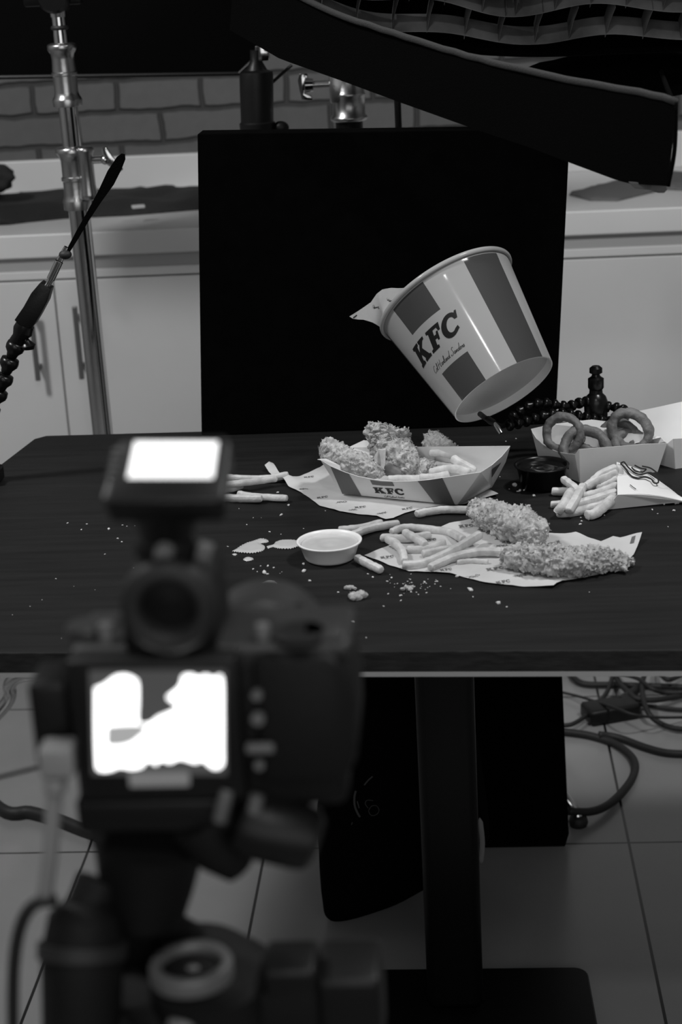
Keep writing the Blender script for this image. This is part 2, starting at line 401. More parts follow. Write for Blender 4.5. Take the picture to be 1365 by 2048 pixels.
# ================================================================ table
def q2(p): return (p[0], p[1])
TO = [(-.607, 2.345), (-.62, 2.32), (-.655, 2.0), (-.70, 1.553), (.78, 1.475), (.73, 2.31)]
bl = T(75, 873)
TO = [(bl.x + .012, bl.y + .003), (bl.x - .002, bl.y - .012), (-.6275, 2.20), (-.672, 1.80), (-.70, 1.553), (.72, 1.4785), (.70, 2.308)]
tt = thing('table', 'large black painted work table on one central column', 'table', (0, 1.92, 0))
bm = B(); prism(bm, [V((x, y, TZ - .022)) for x, y in TO], (0, 0, .022), .0012)
obj('tabletop', bm, None, tt, mats=[M['table'], M['edge']])
for p in bpy.data.objects['tabletop'].data.polygons:
    if abs(p.normal.z) < .7: p.material_index = 1
bm = B(); c = sum((V((x, y, 0)) for x, y in TO), V()) / len(TO)
prism(bm, [V((c.x + (x - c.x) * .988, c.y + (y - c.y) * .998, TZ - .0275)) for x, y in TO], (0, 0, .0053))
obj('underside', bm, M['trim'], tt, label='pale underside edge below the black tabletop')
ya = 1.95
a0, a1 = aty(832, 1350, ya), aty(948, 1350, ya); b0, b1 = aty(850, 1950, ya), aty(967, 1950, ya)
xl, xr = (a0.x + b0.x) / 2, (a1.x + b1.x) / 2
bm = B(); box(bm, (xl, ya, .012), (xr, ya + .075, TZ - .028), .012, 3); obj('column', bm, M['gunmetal'], tt, smooth='auto')
bm = B()
xa, xb, yb, r = -.205, .157, 2.05, .02
pts = [V((xb - r + r * math.cos(a), yb - r + r * math.sin(a), 0)) for a in clampu(0, math.pi / 2, 6)] + [V((xa + r - r * math.sin(a), yb - r + r * math.cos(a), 0)) for a in clampu(0, math.pi / 2, 6)] + [V((xa, 1.62, 0)), V((xb + .01, 1.62, 0))]
prism(bm, pts, (0, 0, .012), .002); obj('base_plate', bm, M['gunmetal'], tt)

# ================================================================ boards behind
yb = 2.312
pts = [aty(395, 268, yb), aty(1141, 258, yb), aty(1112, 850, yb), aty(403, 868, yb)]
pts[2].z = TZ + .0005; pts[3].z = TZ + .0005
bm = B(); prism(bm, pts, (0, .05, 0), .0015)
obj('backdrop_board', bm, M['black'], label='large square black board standing upright behind the food', cat='backdrop board')
yb = 2.40
pts = [V((aty(660, 1500, yb).x, yb, .69)), V((aty(1110, 1330, yb).x, yb, .69)), aty(1138, 1655, yb), aty(1139, 1668, yb), aty(1131, 1690, yb), aty(700, 1702, yb)]
for p in pts[4:]: p.z = .001
bm = B(); prism(bm, pts, (.0, .03, 0), .001)
obj('backdrop_board', bm, M['black'], label='black board standing on the floor behind the table column', cat='backdrop board')

# black hanging flag, top left
yf = 2.95
pts = [aty(-160, 157, yf), aty(478, 147, yf), aty(520, 108, yf), aty(560, 60, yf), aty(560, -260, yf), aty(-160, -260, yf)]
t = thing('light_flag', 'large black fabric flag hanging across the top left over the brick wall', 'light flag', tuple(aty(120, 20, yf)))
bm = B(); prism(bm, pts, (0, .006, 0)); obj('fabric', bm, M['fabric'], t)
bm = B(); tube(bm, [pts[0], pts[1], pts[2], pts[3], pts[4], pts[5], pts[0]], .004, 8); obj('frame', bm, M['gunmetal'], t)

# ================================================================ chrome stand left
ys = 2.72
def fx(py): return 115.5 + (py - 20) * (206 - 115.5) / 848
pt, pb = aty(fx(20), 20, ys), aty(fx(868), 868, ys)
t = thing('light_stand', 'tall chrome light stand left of the black board', 'light stand', (pb.x, ys, 0))
def fx1(py): return fx(py) + 0
bm = B(); tube(bm, [V((pb.x, ys, .09)), pb, aty(fx(420), 420, ys), aty(fx(400), 400, ys)], .0172, 32); obj('pole', bm, M['chrome'], t, smooth='auto')
bm = B(); lathepx(bm, [(410, 18), (210, 19.5), (205, 19.5)], ys, fx1); obj('pole', bm, M['chrome'], t, smooth='auto')
bm = B(); lathepx(bm, [(100, 14.5), (70, 14.5), (62, 14), (30, 14)], ys, fx1); obj('pole', bm, M['chrome'], t, smooth='auto')
bm = B(); lathepx(bm, [(213, 24), (212, 29), (200, 30), (197, 29), (192, 26), (187, 24.5), (184, 24), (152, 24), (150, 26), (145, 26), (143, 24), (118, 22.5), (108, 23.5), (102, 27), (99, 29), (91, 29), (88, 27), (86, 22)], ys, fx1); obj('collar', bm, M['cast'], t, smooth='auto', label='cast aluminium upper collar')
bm = B(); lathepx(bm, [(419, 23), (418, 27), (402, 28), (399, 27), (393, 25), (388, 24), (362, 24), (360, 26.5), (354, 26.5), (352, 24), (322, 24), (314, 26), (308, 30), (304, 33), (298, 33), (295, 31), (293, 23)], ys, lambda p: fx(p) - 2); co = obj('collar', bm, M['cast'], t, smooth='auto', label='cast aluminium lower collar with clamp lobe')
bm = B(); lathepx(bm, [(400, 12), (396, 18), (388, 17), (370, 15), (310, 15), (303, 18), (297, 18), (294, 14)], ys - .012, lambda p: fx(p) + 24); obj('clamp_lobe', bm, M['cast'], co, smooth=True)
a = aty(183, 321, ys - .012)
bm = B(); tube(bm, [a, a + V((.022, 0, .0))], .0055, 16); ball(bm, a + V((.022, 0, 0)), .008); 
prism(bm, [a + V((.018, -.003, .018)), a + V((.026, -.003, .021)), a + V((.034, -.003, .006)), a + V((.050, -.003, -.016)), a + V((.042, -.003, -.022)), a + V((.020, -.003, -.004))], (0, .006, 0), .002)
obj('wing_knob', bm, M['chrome'], co, smooth='auto')
bm = B(); lathepx(bm, [(60, 15), (57, 18), (53, 17), (51, 15)], ys, fx1); obj('rubber_band', bm, M['rubber'], t, smooth=True)
bm = B(); lathepx(bm, [(34, 16), (20, 17), (17, 17), (16, 14)], ys, fx1); obj('top_sleeve', bm, M['chrome'], t, smooth='auto')
# grip head at the top
bm = B(); a = aty(112, -8, ys); lathe(bm, [(.0, -.03), (.022, -.03), (.026, -.02), (.026, .02), (.022, .03), (0, .03)], a, (0, 1, 0), 24)
box(bm, a + V((-.05, -.012, -.014)), a + V((.04, .012, .010)), .004); obj('grip_head', bm, M['gunmetal'], t, smooth='auto')
def leg(t, foot, zt, px_, py_, kn=None):
    bm = B(); a = V((px_, py_, zt)); f = V(foot); mid = kn or a.lerp(f, .35) + V((0, 0, .05))
    tube(bm, catmull([a, mid, a.lerp(f, .75) + V((0, 0, .01)), f + V((0, 0, .015))], 8), .0105, 16); l = obj('leg', bm, M['chrome'], t, smooth='auto')
    bm = B(); lathe(bm, [(.0, -.0), (.018, .0), (.021, .008), (.019, .022), (.012, .03), (0, .03)], f, (0, 0, 1), 20); obj('rubber_foot', bm, M['rubber'], l, smooth=True)
def legpx(pts, y): return [aty(a, b, y) for a, b in pts]
bm = B()
k = legpx([(215, 1410), (170, 1372), (137, 1360), (86, 1351), (46, 1351), (20, 1368), (2, 1420)], 2.66)
k[0].y = 2.72; k[0].x = pb.x
e = V((k[-1].x - .16, 2.60, .016))
tube(bm, catmull(k + [e], 8), .0115, 16); l = obj('leg', bm, M['chrome'], t, smooth='auto')
bm = B(); lathe(bm, [(.0, 0), (.018, 0), (.021, .008), (.019, .022), (.012, .03), (0, .03)], (e.x, e.y, 0), (0, 0, 1), 20); obj('rubber_foot', bm, M['rubber'], l, smooth=True)
leg(t, (pb.x - .1, 3.18, 0), .14, pb.x, ys); leg(t, (pb.x + .18, 2.50, 0), .10, pb.x, ys)
leg(t, (pb.x + .1, 3.1, 0), .12, pb.x, ys)
k = [(0, 1612), (60, 1620), (120, 1637), (170, 1656), (230, 1672), (330, 1690)]
bm = B(); tube(bm, catmull([(-.95, 2.75, .011)] + [atz(a, b + 4, .011) for a, b in k], 6), .0105, 12)
obj('cable', bm, M['rubber'], smooth=True, label='thick black cable on the floor at the left, beyond the white cable', cat='cable')

# ================================================================ stand 2 behind the board
y2 = 2.78
def gx(py): return 698 + (py - 200) * .02
p0 = aty(gx(250), 250, y2)
t = thing('light_stand', 'light stand with aluminium collar rising behind the board, below the softbox', 'light stand', (p0.x, y2, 0))
bm = B(); lathe(bm, [(.022, .09), (.022, p0.z + .005)], (p0.x, y2, 0), n=28, cap0=True, cap1=True); obj('pole', bm, M['gunmetal'], t, smooth='auto')
bm = B(); lathe(bm, [(.021, p0.z + .12), (.021, p0.z + .22)], (p0.x, y2, 0), n=28, cap0=True, cap1=True); obj('pole', bm, M['chrome'], t, smooth='auto')
bm = B(); lathepx(bm, [(242, 33), (238, 37), (233, 37), (229, 33), (192, 32), (189, 34), (186, 32), (165, 30), (150, 27), (140, 30), (130, 30)], y2, gx); co = obj('collar', bm, M['cast'], t, smooth=True)
a = aty(662, 168, y2 - .01)
bm = B(); box(bm, a + V((-.002, -.012, -.03)), a + V((.022, .012, .02)), .004); tube(bm, [a + V((.01, 0, .0)), a + V((-.03, 0, 0))], .006, 16)
obj('clamp_bolt', bm, M['cast'], co, smooth='auto')
bm = B(); c = a + V((-.028, 0, 0))
lathe(bm, [(.0, 0), (.010, 0), (.012, .012), (.0, .012)], c, (-1, 0, 0), 20)
prism(bm, [c + V(v) for v in [(-.008, -.003, .018), (-.020, -.003, .019), (-.024, -.003, .008), (-.022, -.003, -.008), (-.020, -.003, -.022), (-.002, -.003, -.024), (-.004, -.003, -.016), (-.014, -.003, -.012), (-.012, -.003, .0), (-.008, -.003, .008)]], (0, .008, 0), .0015)
obj('wing_knob', bm, M['chrome'], co, smooth='auto')
ft_ = V((.176, 2.470, 0)); bm = B(); tube(bm, catmull([V((p0.x, y2, .30)), V((.06, 2.60, .17)), aty(1122, 1580, 2.49), aty(1152, 1622, 2.475), ft_ + V((0, 0, .012))], 8), .0085, 16); lg = obj('leg', bm, M['chrome'], t, smooth='auto')
bm = B(); lathe(bm, [(0, 0), (.014, 0), (.016, .006), (.014, .014), (.009, .018), (0, .018)], ft_, (0, 0, 1), 20); obj('rubber_foot', bm, M['rubber'], lg, smooth=True)
leg(t, (p0.x - .22, 3.05, 0), .13, p0.x, y2); leg(t, (p0.x + .05, 3.15, 0), .10, p0.x, y2)

# dark stand and thin pole behind board
y3 = 2.72
t = thing('light_stand', 'matt black stand with wide cylindrical head behind the board, left of the chrome knob', 'light stand', (aty(514, 300, y3).x, y3, 0))
h = lambda p: 514 + (p - 200) * .02
bm = B(); lathepx(bm, [(262, 20), (261, 35), (246, 36), (243, 33), (180, 34), (152, 34), (144, 33), (140, 22), (122, 12), (100, 12)], y3, h); obj('head', bm, M['plastic'], t, smooth='auto')
c = aty(562, 256, y3)
bm = B(); ball(bm, c, .011, (1.2, .8, 1), 3); box(bm, c + V((-.03, -.004, -.004)), c + V((0, .004, .004)), .001); obj('knob', bm, M['plastic'], t, smooth=True)
c = V((aty(514, 262, y3).x, y3, aty(514, 262, y3).z))
bm = B(); lathe(bm, [(.014, .05), (.014, c.z)], (c.x, y3, 0), n=20, cap0=True, cap1=True); obj('pole', bm, M['gunmetal'], t, smooth='auto')
bm = B(); a = aty(524, 106, y3)
box(bm, a + V((-.010, -.008, -.012)), a + V((.012, .006, .012)), .003); obj('clip', bm, M['chrome'], t, smooth='auto', label='small shiny metal clip at the top')
bm = B(); tube(bm, [aty(545, 165, y3 + .02), aty(566, 146, y3 + .02), aty(584, 130, y3 + .02)], .0025, 8); obj('cord', bm, M['rubber'], t)
bm = B(); lathe(bm, [(0, 0), (.075, 0), (.078, .004), (.070, .018), (.02, .03), (.014, .05)], (c.x, y3, 0), n=32); obj('round_base', bm, M['gunmetal'], t, smooth='auto')
yk = 2.62
a = aty(798, 262, yk); b_ = aty(797, 195, yk)
bm = B(); tube(bm, [(a.x, yk, .0), a, V((a.x, yk, b_.z + .10))], .0052, 14)
obj('thin_pole', bm, M['gunmetal'], smooth='auto', label='thin black pole rising behind the board, right of the aluminium collar', cat='pole')

# ================================================================ softbox, top right
t = thing('softbox', 'black softbox with grey honeycomb grid hanging over the table at top right', 'softbox', tuple(aty(1000, -300, 2.3)))
up = [(470, -80), (570, -18), (680, 33), (800, 72), (900, 103), (1000, 131), (1100, 153), (1220, 176), (1345, 199), (1353, 206)]
lo = [(460, 60), (560, 118), (690, 164), (800, 205), (960, 262), (1060, 295), (1140, 325), (1240, 362), (1262, 367), (1334, 372)]
def sy(px): return 2.16 - (px - 460) / 900 * .44
N = 36
def interp(L, s):
    x = L[0][0] + (L[-1][0] - L[0][0]) * s
    for i in range(len(L) - 1):
        if x <= L[i + 1][0] + 1e-6:
            k = (x - L[i][0]) / max(1e-6, (L[i + 1][0] - L[i][0])); return (x, L[i][1] + (L[i + 1][1] - L[i][1]) * k)
    return L[-1]
bm = B(); rows = []
for i in range(N + 1):
    s = i / N; a = interp(up, s); b2 = interp(lo, s)
    A_ = aty(a[0], a[1], sy(a[0])); B2 = aty(b2[0], b2[1], sy(a[0])); r_ = []
    for k in range(7):
        q = A_.lerp(B2, k / 6); q.y += .006 * noise.noise(q * 9)
        r_.append(bm.verts.new(q))
    rows.append(r_)
for i in range(N):
    for k in range(6): bm.faces.new((rows[i][k], rows[i + 1][k], rows[i + 1][k + 1], rows[i][k + 1]))
r = bmesh.ops.extrude_face_region(bm, geom=list(bm.faces))
bmesh.ops.translate(bm, verts=[g for g in r['geom'] if isinstance(g, bmesh.types.BMVert)], vec=(0.003, .012, 0)); bmesh.ops.recalc_face_normals(bm, faces=bm.faces)
obj('lip', bm, M['fabric'], t, smooth='auto', label='deep black fabric lip along the near edge')
bm = B(); pts = [aty(a, b, sy(a)) + V((0, -.001, .001)) for a, b in [interp(up, i / N) for i in range(N + 1)]]
pts = [p + V((0, 0, .0012 * noise.noise(p * 60))) for p in pts]
tube(bm, pts, .0038, 8); obj('binding', bm, M['fabric_edge'], t, smooth=True, label='frayed grey edge binding')
e = [aty(1353, 206, sy(1353)), aty(1350, 300, sy(1353)), aty(1337, 373, sy(1353))]
bm = B(); tube(bm, catmull(e, 6), .0022, 8); obj('binding', bm, M['fabric'], t, smooth=True)
yy = sy(1300); bm = B(); prism(bm, [aty(a, b, yy) for a, b in [(1258, 364), (1334, 368), (1336, 378), (1330, 386), (1318, 386), (1300, 380), (1270, 377)]], (0, .004, 0), .0008)
obj('fastener', bm, M['greycloth'], t, label='small grey fastener tab under the lip corner')
# shell and grid
g0 = [aty(540, 10, 2.34), aty(700, 66, 2.34), aty(900, 96, 2.34), aty(1060, 106, 2.34), aty(1250, 100, 2.34), aty(1450, 92, 2.34)]
g0 = catmull(g0, 8); dz = V((0, -.36, .42)); L_ = dz.length; gn = dz.cross(V((1, 0, 0))).normalized()
if gn.y > 0: gn = -gn
bm = B()
a_ = [bm.verts.new(p + V((0, .012, -.004))) for p in g0]; b2_ = [bm.verts.new(p + dz - gn * .012) for p in g0]; c_ = [bm.verts.new(V((p.x * .5 + .15, p.y + .22, p.z + .48))) for p in g0]
for i in range(len(g0) - 1):
    bm.faces.new((a_[i], a_[i + 1], c_[i + 1], c_[i])); bm.faces.new((c_[i], c_[i + 1], b2_[i + 1], b2_[i]))
bm.faces.new([a_[0], c_[0], b2_[0]]); bm.faces.new([a_[-1], b2_[-1], c_[-1]])
r = bmesh.ops.extrude_face_region(bm, geom=list(bm.faces)); bmesh.ops.translate(bm, verts=[g for g in r['geom'] if isinstance(g, bmesh.types.BMVert)], vec=(0, .004, .003))
bmesh.ops.recalc_face_normals(bm, faces=bm.faces)
obj('shell', bm, M['fabric'], t)
bm = B(); dn = dz.normalized(); xa, xb = g0[0].x, g0[-1].x; pitch = .046
def gbase(x):
    for i in range(len(g0) - 1):
        if g0[i].x <= x <= g0[i + 1].x: return g0[i].lerp(g0[i + 1], (x - g0[i].x) / (g0[i + 1].x - g0[i].x))
    return g0[-1].copy() if x > g0[-1].x else g0[0].copy()
dep = gn * .032
for j in range(1, 11):
    for k in range(-1, int((xb - xa) / pitch) + 2):
        x = xa + (k + (j % 2) * .5) * pitch + .005 * noise.noise(V((k, j * 2.3, 0)))
        if x < xa or x > xb: continue
        pr = None
        for v, xx in ((j / 11, x), ((j + .5) / 11, x + .004), ((j + 1) / 11, x + .010)):
            q = gbase(xx) + dz * v + gn * .010 * noise.noise(V((xx * 8, v * 4, 0)))
            cur = (bm.verts.new(q), bm.verts.new(q + dep))
            if pr: bm.faces.new((pr[0], cur[0], cur[1], pr[1]))
            pr = cur
for j in range(1, 11):
    v = j / 11; pr = None
    for i in range(61):
        x = xa + (xb - xa) * i / 60; q = gbase(x) + dz * (v + .012 * math.sin(x * 30 + j)) + gn * .010 * noise.noise(V((x * 8, v * 4, 0)))
        cur = (bm.verts.new(q), bm.verts.new(q + dep))
        if pr: bm.faces.new((pr[0], cur[0], cur[1], pr[1]))
        pr = cur
r = bmesh.ops.extrude_face_region(bm, geom=list(bm.faces)); bmesh.ops.translate(bm, verts=[g for g in r['geom'] if isinstance(g, bmesh.types.BMVert)], vec=(.0008, .0, .0008))
obj('honeycomb_grid', bm, M['grid'], t)
bm = B(); pts = [p + V((0, -.004, 0)) for p in g0]; tube(bm, pts, .005, 8); obj('grid_hem', bm, M['fabric'], t, smooth=True)
for a_s, b_s in ((aty(475, -60, sy(475)), g0[0]), (aty(1346, 204, sy(1346)), aty(1322, 140, 2.44))):
    bm = B(); tube(bm, [a_s, a_s.lerp(b_s, .5), b_s], .003, 8); obj('strap', bm, M['fabric'], t, smooth=True)
# dark fabric bundle right
c = aty(1260, 150, 2.46); bm = B()
for v in ball(bm, (0, 0, 0), 1, sub=4): v.co = V((v.co.x, v.co.y, v.co.z)) * (1 + .12 * noise.noise(v.co * 2.5))
bmesh.ops.scale(bm, vec=(.155, .05, .034), verts=bm.verts); bmesh.ops.translate(bm, verts=bm.verts, vec=c)
obj('fabric_fold', bm, M['fabric'], t, smooth=True, label='bunched black fabric hanging under the grid')
# its boom: reaches out to the right, above the frame
bm = B(); a = aty(1000, -420, 2.5); tube(bm, [a, (1.5, 2.55, 1.75), (1.5, 2.55, 1.75)], .014, 14)
obj('boom', bm, M['gunmetal'], t, smooth='auto')
bm = B(); tube(bm, [(1.5, 2.55, 1.8), (1.5, 2.55, 0.0)], .017, 14); obj('boom_stand', bm, M['gunmetal'], t, smooth='auto')

# ================================================================ bucket
bc = V((.0592, 2.0663, .8354)); bax = V((-.4585, .5245, .7174)).normalized()
RB, BL, RT = .0695, .150, .0913
_d = CAM - bc; bu = (_d - bax * _d.dot(bax)).normalized(); bw_ = bax.cross(bu)
def bk(th, v, off=0):
    a = math.radians(th); r = RB + (RT - RB) * v + off
    return bc + bax * (v * BL) + (bu * math.cos(a) + bw_ * math.sin(a)) * r
t = thing('chicken_bucket', 'tilted striped paper chicken bucket with big black lettering floating above the table', 'bucket', tuple(bc))
vs_ = [0, .004] + [i * .035 for i in range(1, 28)] + [.962, .985, 1.0]
vs_ = sorted(set(vs_ + [.28, .69]))
bm = B(); rings = [[bm.verts.new(bk(a, v, .0006 * math.exp(-((v - .93) / .02) ** 2))) for a in range(0, 360, 1)] for v in vs_]
for i in range(len(vs_) - 1):
    for k in range(360):
        f = bm.faces.new((rings[i][k], rings[i][(k + 1) % 360], rings[i + 1][(k + 1) % 360], rings[i + 1][k]))
        a = k + .5; v = (vs_[i] + vs_[i + 1]) / 2; q = (a - 26) % 72
        if q < 36.5 and v < .965:
            front = abs(((a + 28.5 + 180) % 360) - 180) < 20
            if not (front and .28 < v < .69): f.material_index = 1
obj('wall', bm, None, t, smooth=True, mats=[M['gloss_paper'], M['gloss_stripe']])
bm = B(); prof = [(RB + .0001, 0), (RB - .0016, 0), (RB - .0014, .011)]
lathe(bm, prof, bc, bax, 120)
# fine vertical knurl on the inner skirt
for v in bm.verts: pass
obj('base_skirt', bm, M['paper'], t, smooth='auto')
bm = B(); lathe(bm, [(RB - .0014, .0108), (.03, .0106), (.0005, .0105)], bc, bax, 120, cap1=True); obj('base_disc', bm, M['bottom'], t, smooth=True, label='grey recessed base disc')
bm = B(); lathe(bm, [(RT - .0006, BL * 1.0), (RT - .0012, BL * .5 + .0), (RB, .012)][0:1] + [(RB + (RT - RB) * s - .0012, BL * s) for s in (1.0, .8, .6, .4, .2, .08)], bc, bax, 120); obj('inner_wall', bm, M['paper'], t, smooth=True)
bm = B(); N = 120; m_ = 12
ring = []
for k in range(N):
    a = 360 * k / N; o_ = bk(a, 1.0); rad = (bu * math.cos(math.radians(a)) + bw_ * math.sin(math.radians(a)))
    ring.append([bm.verts.new(o_ + rad * (.0016 + .0026 * math.cos(2 * math.pi * j / m_)) + bax * (-.001 + .0034 * math.sin(2 * math.pi * j / m_))) for j in range(m_)])
for k in range(N):
    for j in range(m_): bm.faces.new((ring[k][j], ring[(k + 1) % N][j], ring[(k + 1) % N][(j + 1) % m_], ring[k][(j + 1) % m_]))
bmesh.ops.recalc_face_normals(bm, faces=bm.faces)
obj('rolled_rim', bm, M['gloss_paper'], t, smooth=True)
def blogo(x, y):  # x 0..3.5, y 0..1  (slant included)
    return bk(-63.5 + x * 17.6 , .448 + y * .172, .0003)
bm = B(); logo(bm, blogo, slant=.34, step=.1); obj('lettering', bm, M['gloss_ink'], t, label='large black letters KFC')
tl = textlen('Col Harland Sanders')
bm = B(); script(bm, 'Col Harland Sanders', lambda x, y: bk(-53 + x / tl * 43.5, .325 + y * .052, .0003), .030, .3); obj('signature', bm, M['gloss_ink'], t, label='thin black handwritten signature')
# paper liner poking out of the mouth
mc = bc + bax * BL
def z4(x, y): return (700 + x / 3.102, 480 + y / 3.102)
def liner(px, py):
    p = aty(px, py, mc.y - .005); return p + V((0, .012 * math.sin(px * .06) , 0))
ol = [z4(*p) for p in [(0, 463), (40, 438), (130, 392), (165, 345), (200, 318), (260, 298), (345, 285), (460, 300), (520, 400), (460, 560), (330, 620), (240, 606), (205, 566), (140, 520), (85, 490), (22, 476)]]
bm = cutmap(ol, liner, 8, None, 8)
obj('paper_liner', bm, M['wax'], smooth=True, label='printed paper sheet poking out of the bucket mouth', cat='paper')
t_l = bpy.data.objects['paper_liner']
bm = B()
def scribble(bm, fn, cx, cy, s, seed):
    r = random.Random(seed); ang = r.uniform(.1, .6)
    for j in range(3):
        L = []; x0 = r.uniform(-.9, -.3); y0_ = r.uniform(-.25, .25)
        for i in range(12):
            x = x0 + i * .13 + r.uniform(-.12, .12); y = y0_ + r.uniform(-.32, .32)
            L.append((cx + s * (x * math.cos(ang) - y * math.sin(ang)), cy + s * (x * math.sin(ang) + y * math.cos(ang)), 0))
        ribbon(bm, [(p.x, p.y) for p in catmull(L, 3)], s * .03, fn)
fl = lambda x, y: liner(x, y) + V((0, -.0006, 0))
scribble(bm, fl, *z4(157, 425), 9, 3); scribble(bm, fl, *z4(248, 378), 7, 4)
cutmap([z4(22, 468), z4(45, 452), z4(50, 458), z4(28, 474)], fl, 50, bm)
o = obj('printing', bm, M['ink'], t_l)

# ================================================================ modular hose arms
def hose(t, pts, r=.0076, gap=.0112):
    L = catmull(pts, 16); acc = 0; last = L[0]; cs = [L[0]]
    for p in L[1:]:
        acc += (p - last).length; last = p
        if acc >= gap: cs.append(p); acc = 0
    for i in range(len(cs) - 1):
        a, b = cs[i], cs[i + 1]; bm = B()
        lathe(bm, [(0, 0), (r * .45, .0), (r * .55, gap * .12), (r * .62, gap * .3), (r * .95, gap * .55), (r, gap * .75), (r * .92, gap * .98), (r * .6, gap * 1.02), (0, gap * 1.02)], a, b - a, 18)
        obj('hose_segment', bm, M['gloss'], t, smooth=True)
yA = 2.16
t = thing('articulated_arm', 'black segmented hose arm with upright knob standing behind the onion rings', 'articulated arm', (T(1193, 925).x, 2.20, TZ))
a = aty(1193, 845, 2.19)
bm = B(); lathe(bm, [(.0, TZ), (.028, TZ), (.028, TZ + .008), (.012, TZ + .012), (.011, a.z - .01), (.015, a.z), (.016, a.z + .028), (.013, a.z + .036), (.009, a.z + .040), (.0085, a.z + .045), (.0105, a.z + .048), (.0105, a.z + .060), (.006, a.z + .063), (.005, a.z + .066), (.0085, a.z + .068), (.0085, a.z + .074), (.005, a.z + .077), (0, a.z + .077)], (a.x, 2.19, 0), n=28); obj('post', bm, M['gloss'], t, smooth='auto')
q = lambda x, y, yy: aty(*z6(x, y), yy)
hose(t, [q(830, 185, 2.19), q(770, 190, 2.18), q(700, 215, 2.17), q(640, 210, 2.17), q(560, 195, 2.17), q(480, 205, 2.17), q(400, 250, 2.17), q(345, 300, 2.16)])
hose(t, [q(895, 205, 2.19), q(945, 220, 2.19), q(1000, 225, 2.185), q(1030, 245, 2.175), q(1010, 300, 2.17), q(900, 300, 2.17), q(760, 270, 2.16), q(640, 255, 2.15), q(520, 280, 2.15), q(420, 310, 2.14), q(330, 330, 2.13)])
q1 = bc + bax * .0105 - bu * .045
hold = [q(345, 300, 2.15), q(260, 300, 2.10), q(185, 262, q1.y)]
bm = B(); tube(bm, catmull([q(345, 305, 2.155), q(300, 330, 2.13), q(215, 285, 2.07), q(178, 258, 2.047)], 8), .0034, 12); obj('holding_rod', bm, M['rubber'], t, smooth='auto')
bm = B(); tube(bm, [q(222, 285, 2.06), q(240, 300, 2.055), q(262, 312, 2.05)], [.004, .0045, .004], 12); obj('clip', bm, M['plastic'], t, smooth='auto')
bm = B(); tube(bm, [q(262, 312, 2.05), q(285, 342, 2.045), q(303, 372, 2.04)], [.0022, .0032, .0028], 12); obj('pin', bm, M['chrome'], t, smooth='auto', label='small shiny metal pin')
# left arm
yL = 2.12
g = lambda x, y, yy=yL: aty(x / 3.25, 280 + y / 3.25, yy)
base = V((-.668, yL, TZ))
t = thing('articulated_arm', 'black segmented hose arm holding a pointed black vane at the left frame edge', 'articulated arm', (-.645, yL, TZ))
hose(t, [V((-.635, yL, TZ + .015)), g(-120, 1900), g(-50, 1740), g(10, 1600), g(55, 1460), g(95, 1355), g(118, 1300)], r=.0125, gap=.022)
bm = B(); box(bm, (-.655, yL - .02, TZ + .0005), (-.605, yL + .02, TZ + .02), .003); obj('base_clamp', bm, M['plastic'], t)
bm = B(); tube(bm, [g(90, 1370), g(110, 1310), g(125, 1280), g(150, 1240), g(165, 1200)], [.006, .010, .009, .0135, .012], 18); obj('joint', bm, M['gloss'], t, smooth='auto')
bm = B(); tube(bm, [g(160, 1290), g(172, 1310), g(178, 1335), g(180, 1358)], [.004, .005, .011, .009], 16); obj('thumb_screw', bm, M['gloss'], t, smooth='auto')
bm = B()
o1 = [g(x, y) for x, y in [(272, 918), (340, 960), (318, 1040), (270, 1130), (232, 1195), (195, 1215), (150, 1195), (106, 1160), (165, 1075), (215, 985)]]
prism(bm, [p + V((0, -.011, 0)) for p in o1], (0, .022, 0), .0008); obj('clamp_body', bm, M['plastic'], t, smooth='auto', label='wedge shaped black clamp')
bm = B(); tube(bm, [g(310, 945), g(330, 905)], .0040, 16); tube(bm, [g(330, 905), g(385, 790)], .0054, 16); tube(bm, [g(388, 783), g(405, 750), g(432, 695)], [.0045, .004, .003], 16); obj('metal_rod', bm, M['chrome'], t, smooth='auto', label='shiny metal rod between clamp and vane')
bm = B(); ball(bm, g(425, 745), .0075, (1.1, 1, .8), 3); obj('strap', bm, M['rubber'], t, smooth=True)
bm = B(); prism(bm, [g(x, y) + V((0, -.001, 0)) for x, y in [(420, 745), (445, 690), (500, 585), (560, 480), (640, 330), (700, 200), (760, 110), (790, 88), (812, 92), (815, 125), (790, 190), (740, 290), (660, 400), (580, 520), (510, 640), (450, 735), (435, 755)]], (0, .003, 0), .0006); obj('vane', bm, M['fabric'], t)

